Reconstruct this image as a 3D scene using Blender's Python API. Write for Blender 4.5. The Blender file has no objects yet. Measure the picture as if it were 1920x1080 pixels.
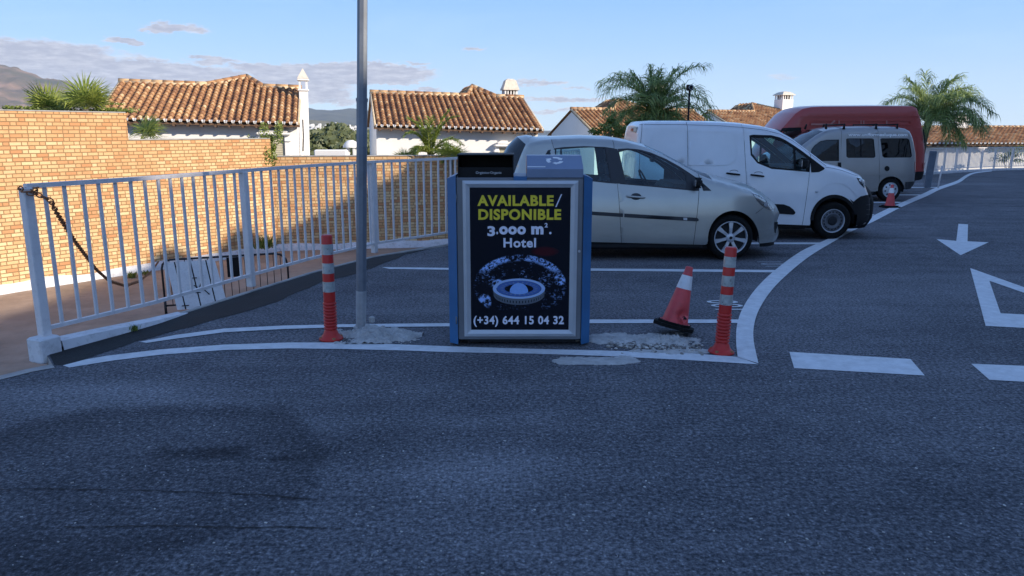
import bpy, math, random
from math import sin, cos, tan, pi, radians, sqrt, atan, atan2, exp
from mathutils import Vector, Matrix, noise
from mathutils.geometry import delaunay_2d_cdt
random.seed(7)
S = bpy.context.scene
COL = S.collection
# ------------------------------------------------------------------ camera
F = 1400.0; HC = 1.72; PITCH = atan(294/F)
cam = bpy.data.cameras.new('camera'); cam.sensor_width = 36; cam.lens = F/1920*36
cam.clip_end = 60000; cam.clip_start = .05
co = bpy.data.objects.new('camera', cam); COL.objects.link(co)
co.location = (0, 0, HC); co.rotation_euler = (pi/2-PITCH, 0, 0); S.camera = co
# ------------------------------------------------------------------ sky, sun, exposure
SUN_AZ = radians(62)      # from -Y towards +X
SUN_EL = radians(22)
S.view_settings.view_transform = 'Standard'; S.view_settings.look = 'None'
S.view_settings.exposure = 0.5; S.view_settings.gamma = 1
w = bpy.data.worlds.new('World'); S.world = w; w.use_nodes = True
sdir = Vector((sin(SUN_AZ)*cos(SUN_EL), -cos(SUN_AZ)*cos(SUN_EL), sin(SUN_EL)))
sl = bpy.data.lights.new('sun', 'SUN'); sl.energy = 4.8; sl.angle = radians(.4); sl.color = (1, .88, .72)
so = bpy.data.objects.new('sun', sl); COL.objects.link(so)
so.rotation_euler = sdir.to_track_quat('Z', 'Y').to_euler(); so.location = (20, -10, 30)

# ------------------------------------------------------------------ geometry helpers (photo pixel -> ray -> world)
def gz(y): return -.010*max(0, y-10)
def ray(px, py):
    a, b = (px-960)/F, (540-py)/F
    return Vector((a, cos(PITCH)+b*sin(PITCH), -sin(PITCH)+b*cos(PITCH)))
def G(px, py, z=None, dz=0):
    r = ray(px, py)
    if z is not None: t = (HC-z)/-r.z; return Vector((r.x*t, r.y*t, z))
    t = (HC-dz)/-r.z
    if r.y*t > 10:     
        t = (HC-dz-.10)/(-r.z-.010*r.y)
    return Vector((r.x*t, r.y*t, HC+r.z*t))
def PD(px, py, Y):
    r = ray(px, py); t = Y/r.y; return Vector((r.x*t, Y, HC+r.z*t))
def rnd(a, b): return random.uniform(a, b)

# ------------------------------------------------------------------ node helpers
class NT:
    def __init__(s, tree): s.t = tree; s.n = tree.nodes; s.l = tree.links
    def new(s, ty, **kw):
        n = s.n.new(ty)
        for k, v in kw.items():
            if k == 'ins':
                for kk, vv in v.items(): s.put(n.inputs[kk], vv)
            else: setattr(n, k, v)
        return n
    def put(s, sock, v):
        if isinstance(v, bpy.types.NodeSocket): s.l.new(v, sock)
        else:
            if hasattr(sock.default_value, '__len__') and not hasattr(v, '__len__'): v = (v,)*len(sock.default_value)
            if hasattr(sock.default_value, '__len__') and len(sock.default_value) == 4 and len(v) == 3: v = (*v, 1)
            sock.default_value = v
    def m(s, op, a, b=0, c=0, clamp=False):
        n = s.new('ShaderNodeMath', operation=op, use_clamp=clamp)
        s.put(n.inputs[0], a); s.put(n.inputs[1], b); s.put(n.inputs[2], c); return n.outputs[0]
    def noise(s, vec, scale, detail=3, rough=.55, dist=0):
        n = s.new('ShaderNodeTexNoise'); n.inputs['Scale'].default_value = scale; n.inputs['Detail'].default_value = detail
        n.inputs['Roughness'].default_value = rough; n.inputs['Distortion'].default_value = dist
        if vec is not None: s.l.new(vec, n.inputs['Vector'])
        return n.outputs['Fac']
    def vor(s, vec, scale, out='Distance', feature='F1'):
        n = s.new('ShaderNodeTexVoronoi', feature=feature); n.inputs['Scale'].default_value = scale
        if vec is not None: s.l.new(vec, n.inputs['Vector'])
        return n.outputs[out]
    def ramp(s, fac, stops, interp='LINEAR'):
        n = s.new('ShaderNodeValToRGB'); s.put(n.inputs[0], fac); cr = n.color_ramp; cr.interpolation = interp
        while len(cr.elements) < len(stops): cr.elements.new(.5)
        for e, (p, c) in zip(cr.elements, stops):
            e.position = p; e.color = (*c, 1) if hasattr(c, '__len__') else (c, c, c, 1)
        return n.outputs[0]
    def mix(s, f, a, b, mode='MIX'):
        n = s.new('ShaderNodeMix', data_type='RGBA', blend_type=mode)
        s.put(n.inputs[0], f); s.put(n.inputs[6], a); s.put(n.inputs[7], b); return n.outputs[2]
    def rng(s, v, a, b, c=0, d=1):
        n = s.new('ShaderNodeMapRange'); s.put(n.inputs[0], v)
        for i, q in enumerate((a, b, c, d)): n.inputs[i+1].default_value = q
        return n.outputs[0]
    def geo(s): return s.new('ShaderNodeNewGeometry').outputs['Position']
    def obj(s): return s.new('ShaderNodeTexCoord').outputs['Object']
    def sep(s, v):
        n = s.new('ShaderNodeSeparateXYZ'); s.l.new(v, n.inputs[0]); return n.outputs
    def comb(s, x, y, z=0):
        n = s.new('ShaderNodeCombineXYZ'); s.put(n.inputs[0], x); s.put(n.inputs[1], y); s.put(n.inputs[2], z); return n.outputs[0]
    def bump(s, h, strength=.3, dist=.01):
        n = s.new('ShaderNodeBump'); s.put(n.inputs['Height'], h); n.inputs['Strength'].default_value = strength
        n.inputs['Distance'].default_value = dist; return n.outputs[0]
def newmat(name):
    m = bpy.data.materials.new(name); m.use_nodes = True
    t = NT(m.node_tree); return m, t, m.node_tree.nodes['Principled BSDF']
def simple(name, col, rough=.5, metal=0, var=.12, vscale=6, bump=0, bscale=60, coat=0, spec=None, dirt=0):
    m, t, b = newmat(name); v = t.obj()
    n = t.noise(v, vscale, 4)
    c = t.mix(t.rng(n, .3, .7), tuple(x*(1-var) for x in col), tuple(min(1, x*(1+var)) for x in col))
    if dirt:
        d = t.noise(v, vscale*2.7, 6, .7); c = t.mix(t.rng(d, .5, .75, 0, dirt), c, (.09, .075, .06))
    t.l.new(c, b.inputs['Base Color']); b.inputs['Metallic'].default_value = metal
    t.l.new(t.rng(n, .2, .8, max(0, rough-.06), min(1, rough+.06)), b.inputs['Roughness'])
    if coat: b.inputs['Coat Weight'].default_value = coat; b.inputs['Coat Roughness'].default_value = .06
    if spec is not None: b.inputs['Specular IOR Level'].default_value = spec
    if bump: t.l.new(t.bump(t.noise(v, bscale, 4), bump, .01), b.inputs['Normal'])
    return m

# world: Nishita sky with clouds painted by direction
t = NT(w.node_tree); bg = w.node_tree.nodes['Background']
sky = t.new('ShaderNodeTexSky', sky_type='NISHITA', sun_disc=False, sun_elevation=SUN_EL,
            sun_rotation=pi-SUN_AZ, altitude=20, air_density=1.0, dust_density=.5, ozone_density=1.6)
vec = t.new('ShaderNodeTexCoord').outputs['Generated']
sx = t.sep(vec)
az = t.m('ARCTAN2', sx[0], sx[1]); el = t.m('ARCSINE', sx[2])
def azel(px, py):
    r = ray(px, py).normalized(); return atan2(r.x, r.y), math.asin(r.z)
cl = [(150,140,310,34,1.9),(20,120,230,44,1.6),(260,152,190,18,1.5),(60,108,190,16,1),(230,150,130,18,.9),(330,54,62,12,1),(238,77,36,8,.95),(650,138,200,22,1.9),(560,165,130,26,1.1),(600,175,80,18,1.2),
      (400,115,70,8,.9),(470,128,60,8,.85),(610,180,60,8,.9),(780,128,40,8,.9),(640,190,60,8,.7),(240,114,60,7,.85),(370,104,28,5,.85),(885,90,34,6,.7),
      (780,170,60,4,.8),(790,115,22,5,.8),(1010,155,70,7,.8),(1060,186,95,7,.8),(1040,208,60,6,.7),(1085,165,40,4,.6),(470,150,160,14,.6),(1475,142,45,6,.45),(840,190,120,10,.5)]
wx_ = t.m('MULTIPLY', t.m('SUBTRACT', t.noise(t.comb(t.m('MULTIPLY', az, 14), t.m('MULTIPLY', el, 40)), 1, 5, .65), .5), .10); wy_ = t.m('MULTIPLY', t.m('SUBTRACT', t.noise(t.comb(t.m('MULTIPLY', az, 22), t.m('MULTIPLY', el, 60), 4), 1, 6, .7), .5), .030)
azw = t.m('ADD', az, wx_); elw = t.m('ADD', el, wy_)
fld = None
for (px, py, wx, wy, k) in cl:
    a0, e0 = azel(px, py); sa, se = wx/F*.93, wy/F*.95
    dx = t.m('DIVIDE', t.m('SUBTRACT', azw, a0), sa); dy = t.m('DIVIDE', t.m('SUBTRACT', elw, e0), se)
    r2 = t.m('ADD', t.m('MULTIPLY', dx, dx), t.m('MULTIPLY', dy, dy))
    g = t.m('MULTIPLY', t.m('SUBTRACT', 1, r2, clamp=True), k)
    fld = g if fld is None else t.m('MAXIMUM', fld, g)
cv = t.comb(t.m('MULTIPLY', az, 9), t.m('MULTIPLY', el, 42))
n1 = t.noise(cv, 1.6, 8, .62, .3); n2 = t.noise(cv, 5, 6, .6)
dens = t.m('ADD', fld, t.m('MULTIPLY', t.m('SUBTRACT', n1, .56), 1.3))
dens = t.m('ADD', dens, t.m('MULTIPLY', t.m('SUBTRACT', n2, .5), .9))
mask = t.m('MULTIPLY', t.rng(dens, -.05, .5), t.rng(fld, 0, .3))
mask = t.m('MULTIPLY', mask, .9)
cc = t.mix(t.m('ADD', t.m('MULTIPLY', t.rng(n2, .42, .68), .55), t.rng(dens, .55, .15, 0, .5), clamp=True), (2.35, 2.45, 3.0), (4.8, 4.8, 5.1))
# haze veil near horizon left and thin wisps elsewhere
wisp = t.m('MULTIPLY', t.rng(t.noise(t.comb(t.m('MULTIPLY', az, 3), t.m('MULTIPLY', el, 14)), 1.1, 7, .6, .6), .5, .85), .10)
skc = t.mix(.9, sky.outputs[0], t.ramp(t.rng(el, 0, 1.5), [(0, (3.5, 4.6, 5.5)), (.03, (2.8, 4.1, 5.6)), (.07, (1.95, 3.35, 5.6)), (.13, (1.15, 2.55, 5.3)), (.25, (1.1, 2.05, 4.2)), (1, (.6, 1.15, 2.7))]))
skc = t.mix(wisp, skc, (6.0, 6.6, 7.4))
out = t.mix(mask, skc, cc)
t.l.new(out, bg.inputs['Color']); bg.inputs['Strength'].default_value = .15

# ------------------------------------------------------------------ mesh builder
class MB:
    def __init__(s): s.v = []; s.f = []; s.mi = []; s.tint = []; s.uv = []; s.sm = []
    def vv(s, p): s.v.append(Vector(p)); return len(s.v)-1
    def face(s, idx, mi=0, tint=.5, smooth=False, uv=None):
        s.f.append(tuple(idx)); s.mi.append(mi); s.tint.append(tint); s.sm.append(smooth); s.uv.append(uv)
    def quad(s, a, b, c, d, **k): i = len(s.v); s.v += [Vector(a), Vector(b), Vector(c), Vector(d)]; s.face((i, i+1, i+2, i+3), **k)
    def poly(s, pts, **k):
        i = len(s.v); s.v += [Vector(p) for p in pts]; s.face(range(i, i+len(pts)), **k)
    def box(s, c, d, M=None, bev=0, **k):
        c = Vector(c); hx, hy, hz = d[0]/2, d[1]/2, d[2]/2
        if bev:
            b = min(bev, hx*.9, hy*.9, hz*.9); rings = []
            for z, o in ((-hz, b), (-hz+b, 0), (hz-b, 0), (hz, b)):
                x, y = hx-o, hy-o
                rings.append([s.vv(s.tr(c, p, M)) for p in ((-x+b, -y, z), (x-b, -y, z), (x, -y+b, z), (x, y-b, z), (x-b, y, z), (-x+b, y, z), (-x, y-b, z), (-x, -y+b, z))])
            for r0, r1 in zip(rings, rings[1:]):
                for i in range(8): s.face((r0[i], r0[(i+1) % 8], r1[(i+1) % 8], r1[i]), **k)
            s.face(rings[0][::-1], **k); s.face(rings[-1], **k); return
        p = [s.vv(s.tr(c, (x, y, z), M)) for z in (-hz, hz) for x, y in ((-hx, -hy), (hx, -hy), (hx, hy), (-hx, hy))]
        for q in ((3, 2, 1, 0), (4, 5, 6, 7), (0, 1, 5, 4), (1, 2, 6, 5), (2, 3, 7, 6), (3, 0, 4, 7)): s.face([p[i] for i in q], **k)
    def tr(s, c, p, M):
        p = Vector(p); return c+(M @ p if M is not None else p)
    def ringtube(s, pts, rad, n=8, caps=True, phase=0, flat=1, **k):
        pts = [Vector(p) for p in pts]; rings = []; up = None
        k.setdefault('smooth', n > 4)
        for i, p in enumerate(pts):
            d = (pts[min(i+1, len(pts)-1)]-pts[max(i-1, 0)]).normalized()
            if up is None: up = Vector((0, 0, 1)) if abs(d.z) < .9 else Vector((0, 1, 0))
            a = d.cross(up).normalized(); b = a.cross(d).normalized(); up = b
            r = rad[i] if hasattr(rad, '__len__') else rad
            rings.append([s.vv(p+a*r*cos(phase+2*pi*j/n)+b*r*flat*sin(phase+2*pi*j/n)) for j in range(n)])
        for r0, r1 in zip(rings, rings[1:]):
            for j in range(n): s.face((r0[j], r1[j], r1[(j+1) % n], r0[(j+1) % n]), **k)
        if caps:
            k = dict(k, smooth=False); s.face(rings[0], **k); s.face(rings[-1][::-1], **k)
    def lathe(s, prof, n=24, o=(0, 0, 0), axis='Z', M=None, **k):
        k.setdefault('smooth', True); o = Vector(o); rings = []
        for r, h in prof:
            ring = []
            for j in range(n):
                a = 2*pi*j/n; p = Vector((r*cos(a), r*sin(a), h)) if axis == 'Z' else Vector((r*cos(a), h, r*sin(a)))
                if M is not None: p = M @ p
                ring.append(s.vv(o+p))
            rings.append(ring)
        for r0, r1 in zip(rings, rings[1:]):
            for j in range(n): s.face((r0[j], r0[(j+1) % n], r1[(j+1) % n], r1[j]), **k)
    def prism(s, poly, h, fn=None, **k):
        """poly 2D list, extruded from 0 to h; fn maps (x,y,h)->3D"""
        fn = fn or (lambda x, y, z: (x, y, z)); n = len(poly)
        a = [s.vv(fn(x, y, 0)) for x, y in poly]; b = [s.vv(fn(x, y, h)) for x, y in poly]
        s.face(a[::-1], **k); s.face(b, **k)
        for i in range(n): s.face((a[i], a[(i+1) % n], b[(i+1) % n], b[i]), **k)
    def add(s, o, M=None):
        i = len(s.v); s.v += [M @ v if M is not None else v for v in o.v]
        s.f += [tuple(j+i for j in f) for f in o.f]; s.mi += o.mi; s.tint += o.tint; s.uv += o.uv; s.sm += o.sm
    def build(s, name, mats, parent=None, world=True, M=None, fix=False, autos=None):
        me = bpy.data.meshes.new(name); off = Vector(parent.location) if (parent is not None and world) else Vector()
        par = parent
        if parent is not None and world and parent.parent is not None: off = off+Vector(parent.parent.location)
        vs = [(M @ v if M is not None else v)-off for v in s.v]
        me.from_pydata([tuple(v) for v in vs], [], s.f)
        if not isinstance(mats, (list, tuple)): mats = [mats]
        for m in mats: me.materials.append(m)
        me.polygons.foreach_set('material_index', s.mi); me.polygons.foreach_set('use_smooth', s.sm)
        if any(abs(x-.5) > 1e-6 for x in s.tint):
            at = me.attributes.new('tint', 'FLOAT', 'FACE'); at.data.foreach_set('value', s.tint)
        if any(u is not None for u in s.uv):
            ul = me.uv_layers.new(name='uv'); li = 0
            for f, u in zip(s.f, s.uv):
                for j in range(len(f)):
                    if u: ul.data[li].uv = u[j]
                    li += 1
        me.validate(); me.update()
        o = bpy.data.objects.new(name, me); COL.objects.link(o); o.parent = par
        if fix:
            import bmesh
            bm = bmesh.new(); bm.from_mesh(me); bmesh.ops.recalc_face_normals(bm, faces=bm.faces); bm.to_mesh(me); bm.free()
        if autos: me.set_sharp_from_angle(angle=radians(autos))
        return o
def tag(o, label=None, cat=None, group=None, kind=None):
    if label: o['label'] = label
    if cat: o['category'] = cat
    if group: o['group'] = group
    if kind: o['kind'] = kind
    return o
def thing(name, loc, label, cat, group=None):
    o = bpy.data.objects.new(name, None); COL.objects.link(o); o.location = loc; o.empty_display_size = .2
    return tag(o, label, cat, group)
def struct(o): o['kind'] = 'structure'; return o

def text_mb(txt, size, fn, off=0, depth=.0015, align='CENTER', sx=1, spacing=1):
    """text as real mesh; fn maps (x,y,h) text plane coords -> world"""
    cu = bpy.data.curves.new('t', 'FONT'); cu.body = txt; cu.size = size; cu.offset = off; cu.align_x = align; cu.extrude = depth/2
    cu.space_character = spacing; cu.resolution_u = 4
    o = bpy.data.objects.new('t', cu); COL.objects.link(o)
    dg = bpy.context.evaluated_depsgraph_get(); me = bpy.data.meshes.new_from_object(o.evaluated_get(dg))
    mb = MB()
    for v in me.vertices: mb.v.append(Vector(fn(v.co.x*sx, v.co.y, v.co.z)))
    for p in me.polygons: mb.face(tuple(p.vertices))
    bpy.data.objects.remove(o); bpy.data.meshes.remove(me); bpy.data.curves.remove(cu)
    return mb

# ------------------------------------------------------------------ materials
def asphalt_mat():
    m, t, b = newmat('asphalt'); P = t.geo(); s = t.sep(P)
    big = t.noise(P, .55, 5, .6); mid = t.noise(P, 3.2, 6, .65); fine = t.noise(P, 55, 3, .7)
    agg = t.vor(P, 62, 'Color'); ag = t.sep(agg)[0]; edge_ = t.rng(t.vor(P, 62), .15, .55, 1, 0); gr = t.noise(P, 38, 5, .8)
    v = t.m('ADD', t.m('MULTIPLY', t.m('SUBTRACT', big, .5), .55), t.m('MULTIPLY', t.m('SUBTRACT', mid, .5), .5))
    v = t.m('ADD', v, t.m('MULTIPLY', t.m('SUBTRACT', fine, .5), 1.25))
    v = t.m('ADD', v, t.m('MULTIPLY', t.m('MULTIPLY', t.m('POWER', ag, 2), edge_), .55)); v = t.m('ADD', v, t.m('MULTIPLY', t.m('SUBTRACT', gr, .5), 3.4)); v = t.m('ADD', v, -.04); v = t.m('ADD', v, t.m('MULTIPLY', t.m('SUBTRACT', t.noise(t.comb(t.m('MULTIPLY', s[0], .35), t.m('MULTIPLY', s[1], 2.2)), 1, 5, .65), .5), .55))
    # stains and other tone patches with shapes of their own (positions on the ground)
    def blob(px, py, rx, ry, k, hard=.25, wob=.5):
        g = G(px, py); dx = t.m('DIVIDE', t.m('SUBTRACT', s[0], g.x), rx); dy = t.m('DIVIDE', t.m('SUBTRACT', s[1], g.y), ry)
        d = t.m('SQRT', t.m('ADD', t.m('MULTIPLY', dx, dx), t.m('MULTIPLY', dy, dy)))
        d = t.m('ADD', d, t.m('MULTIPLY', t.m('SUBTRACT', mid, .5), wob))
        return t.m('MULTIPLY', t.rng(d, 1, 1-hard), k)
    st = [blob(205, 880, 1.20, 1.02, -.30, .12, .32), blob(235, 890, 1.1, .88, .16, .35, .3), blob(380, 850, .42, .12, -.4, .7, 2.2), blob(520, 860, .2, .05, -.35, .7, 2.2), blob(880, 880, .5, .45, .25, .9, .8), blob(1000, 860, .5, .2, .22, .9, .8),
          blob(200, 740, 1.1, .35, .25, .7, .6), blob(1500, 900, 1.6, 1.2, -.12, .9, .8), blob(900, 560, 2.5, .5, .1, .9, .6), blob(1650, 560, 2.2, 1.5, .16, .9, .6), blob(150,1000,1.2,.7,-.12,.8,.6),
          blob(1280, 478, 2.3, .35, -.5, .8, .7), blob(1500, 446, 2.0, .3, -.5, .8, .7), blob(1700, 345, 6, 1.2, .25, .9, .8)]  # darker patches under the hatchback and white van, paler far road
    for x in st: v = t.m('ADD', v, x)
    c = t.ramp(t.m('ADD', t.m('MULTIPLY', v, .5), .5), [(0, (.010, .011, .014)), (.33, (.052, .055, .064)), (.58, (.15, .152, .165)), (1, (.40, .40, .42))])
    t.l.new(c, b.inputs['Base Color']); b.inputs['Roughness'].default_value = .9
    b.inputs['Specular IOR Level'].default_value = .25
    h = t.m('ADD', t.m('MULTIPLY', gr, .6), t.m('MULTIPLY', edge_, .5))
    t.l.new(t.bump(h, .8, .006), b.inputs['Normal']); return m
def newasphalt_mat():
    m, t, b = newmat('new_asphalt'); P = t.geo()
    fine = t.noise(P, 60, 3, .7); mid = t.noise(P, 4, 5)
    v = t.m('ADD', t.m('MULTIPLY', fine, .7), t.m('MULTIPLY', mid, .3))
    t.l.new(t.ramp(v, [(.3, (.004, .0045, .005)), (.58, (.014, .015, .016)), (.78, (.07, .073, .078))]), b.inputs['Base Color']); b.inputs['Roughness'].default_value = .85
    t.l.new(t.bump(fine, .8, .008), b.inputs['Normal']); return m
def paint_mat(name, col=(.71, .73, .74), wear=.5):
    m, t, b = newmat(name); P = t.geo()
    mid = t.noise(P, 2.5, 5, .6); fine = t.noise(P, 45, 4, .75)
    c = t.mix(t.rng(t.noise(P, 9, 5, .7), .35, .75), col, tuple(x*.72 for x in col))
    t.l.new(c, b.inputs['Base Color']); b.inputs['Roughness'].default_value = .75
    v = t.m('ADD', t.m('MULTIPLY', fine, .65), t.m('MULTIPLY', mid, .5))
    tr = t.new('ShaderNodeBsdfTransparent'); mx = t.new('ShaderNodeMixShader')
    t.l.new(t.rng(v, .62+.25*(1-wear), .68+.25*(1-wear), 1, .08), mx.inputs[0]); t.l.new(tr.outputs[0], mx.inputs[1]); t.l.new(b.outputs[0], mx.inputs[2])
    t.l.new(mx.outputs[0], m.node_tree.nodes['Material Output'].inputs[0])
    t.l.new(t.bump(fine, .3, .004), b.inputs['Normal']); return m
def brick_mat():
    m, t, b = newmat('brick'); uv = t.new('ShaderNodeUVMap', uv_map='uv').outputs[0]; s = t.sep(uv)
    wob = t.noise(uv, 9, 2)
    row = t.m('DIVIDE', t.m('ADD', s[1], t.m('MULTIPLY', wob, .0025)), .0875); ri = t.m('FLOOR', row); rf = t.m('FRACT', row)
    u = t.m('ADD', t.m('DIVIDE', s[0], .375), t.m('MULTIPLY', t.m('MODULO', t.m('ADD', ri, 1000), 2), .5))
    rr = t.new('ShaderNodeTexWhiteNoise', noise_dimensions='1D'); t.l.new(ri, rr.inputs['W'])
    u = t.m('ADD', u, t.m('MULTIPLY', rr.outputs[0], .22)); ui = t.m('FLOOR', u); uf = t.m('FRACT', u)
    hd = t.m('LESS_THAN', uf, .335)
    d1 = t.m('MULTIPLY', t.m('MINIMUM', uf, t.m('ABSOLUTE', t.m('SUBTRACT', uf, .335))), .375)
    d1 = t.m('MINIMUM', d1, t.m('MULTIPLY', t.m('SUBTRACT', 1, uf), .375))
    d2 = t.m('MULTIPLY', t.m('MINIMUM', rf, t.m('SUBTRACT', 1, rf)), .0875)
    d = t.m('ADD', t.m('MINIMUM', d1, d2), t.m('MULTIPLY', t.m('SUBTRACT', t.noise(uv, 45, 3), .5), .005))
    br = t.rng(d, .0055, .0115)
    wn = t.new('ShaderNodeTexWhiteNoise', noise_dimensions='3D'); t.l.new(t.comb(ui, ri, hd), wn.inputs[0]); r = wn.outputs[0]
    col = t.ramp(r, [(0, (.50, .24, .11)), (.3, (.62, .38, .19)), (.6, (.68, .48, .25)), (1, (.75, .59, .34))])
    ni = t.noise(uv, 30, 4, .7); col = t.mix(t.rng(ni, .35, .8, 0, .35), col, (.42, .19, .08))
    zone = t.noise(uv, .45, 3, .5); col = t.mix(t.rng(t.m('ADD', zone, t.m('MULTIPLY', s[1], .09)), .45, .75, 0, .6), col, (.56, .28, .12)); grime = t.noise(uv, .9, 5, .6); col = t.mix(t.rng(grime, .5, .8, 0, .35), col, (.30, .13, .06))
    c = t.mix(br, (.29, .175, .08), col)
    t.l.new(c, b.inputs['Base Color']); b.inputs['Roughness'].default_value = .9
    t.l.new(t.bump(t.m('ADD', br, t.m('MULTIPLY', ni, .25)), .9, .012), b.inputs['Normal']); return m
def tile_mat():
    m, t, b = newmat('clay_tile'); a = t.new('ShaderNodeAttribute', attribute_name='tint').outputs['Fac']; P = t.obj()
    c = t.ramp(a, [(0, (.12, .06, .035)), (.2, (.27, .13, .065)), (.5, (.42, .22, .10)), (.75, (.54, .34, .17)), (1, (.68, .50, .29))])
    n = t.noise(P, 14, 5, .7); c = t.mix(t.rng(n, .45, .8, 0, .5), c, (.20, .11, .07))
    t.l.new(c, b.inputs['Base Color']); b.inputs['Roughness'].default_value = .85; return m
def leaf_mat(name, c0, c1, rough=.55):
    m, t, b = newmat(name); a = t.new('ShaderNodeAttribute', attribute_name='tint').outputs['Fac']
    c = t.mix(a, c0, c1); t.l.new(c, b.inputs['Base Color']); b.inputs['Roughness'].default_value = rough
    tl = t.new('ShaderNodeBsdfTranslucent'); t.l.new(c, tl.inputs[0]); mx = t.new('ShaderNodeMixShader'); mx.inputs[0].default_value = .3
    t.l.new(b.outputs[0], mx.inputs[1]); t.l.new(tl.outputs[0], mx.inputs[2]); t.l.new(mx.outputs[0], m.node_tree.nodes['Material Output'].inputs[0]); return m
def glass_mat(name, tr=(.45, .55, .55), dark=0):
    m = bpy.data.materials.new(name); m.use_nodes = True; t = NT(m.node_tree); t.n.remove(t.n['Principled BSDF'])
    a = t.new('ShaderNodeBsdfTransparent'); a.inputs[0].default_value = (*tr, 1)
    g = t.new('ShaderNodeBsdfGlossy'); g.inputs['Roughness'].default_value = .02; g.inputs[0].default_value = (.9, .95, 1, 1)
    fr = t.new('ShaderNodeFresnel'); fr.inputs[0].default_value = 1.5
    f = t.m('MULTIPLY', t.m('ADD', fr.outputs[0], .02), .85, clamp=True)
    mx = t.new('ShaderNodeMixShader'); t.l.new(f, mx.inputs[0]); t.l.new(a.outputs[0], mx.inputs[1]); t.l.new(g.outputs[0], mx.inputs[2])
    t.l.new(mx.outputs[0], t.n['Material Output'].inputs[0]); return m
def carpaint(name, col, metal=0, rough=.35, dirt=.25, flake=0):
    m, t, b = newmat(name); P = t.obj(); s = t.sep(P)
    n = t.noise(P, 2.2, 4); c = t.mix(t.rng(n, .3, .7), tuple(x*.95 for x in col), tuple(min(1, x*1.04) for x in col))
    d = t.noise(t.comb(t.m('MULTIPLY', s[0], 2), s[1], t.m('MULTIPLY', s[2], 7)), 1.6, 6, .7)
    low = t.rng(s[2], .8, .15, .04, 1)
    k = t.m('MULTIPLY', t.m('MULTIPLY', t.rng(d, .4, .75), low), dirt)
    c = t.mix(k, c, (.22, .19, .15)); t.l.new(c, b.inputs['Base Color'])
    b.inputs['Metallic'].default_value = metal; t.l.new(t.rng(k, 0, .3, rough, rough+.25), b.inputs['Roughness'])
    b.inputs['Coat Weight'].default_value = .6; b.inputs['Coat Roughness'].default_value = .08
    # faint unevenness of pressed sheet metal
    t.l.new(t.bump(t.noise(P, 1.7, 2), .12, .05), b.inputs['Normal']); return m
M_ = dict(
 asphalt=asphalt_mat(), tar=newasphalt_mat(), line=paint_mat('road_paint', wear=.45), line_old=paint_mat('worn_road_paint', (.5, .52, .55), wear=.95),
 brick=brick_mat(), tile=tile_mat(),
 white_wall=simple('whitewash', (.80, .79, .77), .9, var=.03, vscale=1.5, bump=.15, bscale=25),
 cream=simple('cream_mortar', (.60, .47, .31), .9, var=.2, vscale=5),
 kerbwhite=simple('white_kerb_paint', (.66, .67, .69), .8, var=.1, vscale=4, bump=.5, bscale=22, dirt=.45),
 concrete=simple('concrete', (.36, .35, .33), .9, var=.2, vscale=5, bump=.6, bscale=30, dirt=.3),
 cement=simple('cement_lump', (.46, .45, .43), .95, var=.2, vscale=9, bump=.9, bscale=45, dirt=.4),
 pave=simple('brown_paving', (.33, .245, .185), .9, var=.22, vscale=1.3, bump=.3, bscale=30, dirt=.35),
 fence=simple('white_fence_paint', (.74, .71, .70), .45, var=.06, vscale=8, dirt=.2),
 galv=simple('galvanised_steel', (.20, .22, .25), .5, .35, var=.14, vscale=5, dirt=.25),
 galv_pale=simple('pale_worn_steel', (.38, .39, .40), .6, .15, var=.15, vscale=14, dirt=.2),
 rust=simple('rust', (.34, .15, .07), .9, .2, var=.4, vscale=30),
 black=simple('black_plastic', (.007, .007, .008), .6, var=.3, vscale=20, spec=.25), blackmat=simple('black_rubber', (.009, .009, .009), .9, var=.3, vscale=20, bump=.3, spec=.2),
 blackmetal=simple('black_painted_metal', (.02, .02, .022), .5, .2, var=.3, vscale=20),
 red=simple('red_polyurethane', (.50, .018, .013), .42, var=.12, vscale=7, dirt=.15), redpink=simple('faded_red_plastic', (.62, .07, .075), .5, var=.16, vscale=9, dirt=.25),
 refl=simple('reflective_band', (.42, .45, .44), .3, .25, var=.2, vscale=30), refl_white=simple('white_sleeve', (.74, .75, .76), .5, var=.07, vscale=12, dirt=.2),
 binblue=simple('blue_bin_paint', (.032, .135, .30), .4, var=.1, vscale=4, dirt=.12), bingrey=simple('grey_bin_paint', (.17, .18, .20), .4, .2, var=.08, vscale=4, dirt=.15),
 alu=simple('brushed_aluminium', (.50, .52, .55), .38, .35, var=.05, vscale=6), 
 dark=simple('dark_interior', (.012, .013, .016), .8, var=.3), seat=simple('seat_fabric', (.05, .065, .09), .85, var=.25, vscale=20),
 glass=glass_mat('car_glass', (.66, .86, .89)), glass_dark=glass_mat('tinted_glass', (.05, .04, .035)), 
 silver=carpaint('silver_green_paint', (.42, .42, .39), .7, .31, .30), white=carpaint('white_paint', (.72, .73, .75), 0, .3, .04),
 beige=carpaint('silver_beige_paint', (.33, .32, .31), .7, .33, .5), redpaint=carpaint('red_van_paint', (.38, .035, .026), 0, .4, .35),
 chrome=simple('chrome', (.6, .6, .62), .2, .9, var=.03), cap=simple('silver_wheel_cover', (.48, .50, .54), .35, .5, var=.08, vscale=9, dirt=.25),
 lamp_clear=simple('headlamp_clear', (.30, .33, .36), .12, .5, var=.3, vscale=14), lamp_red=simple('tail_lamp_red', (.35, .015, .012), .2, var=.1),
 sea=simple('sea_water', (.02, .07, .13), .25, var=.1, vscale=.01, bump=.3, bscale=.4),
 earth=simple('earth', (.19, .16, .10), .95, var=.3, vscale=.05), 
)
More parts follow.
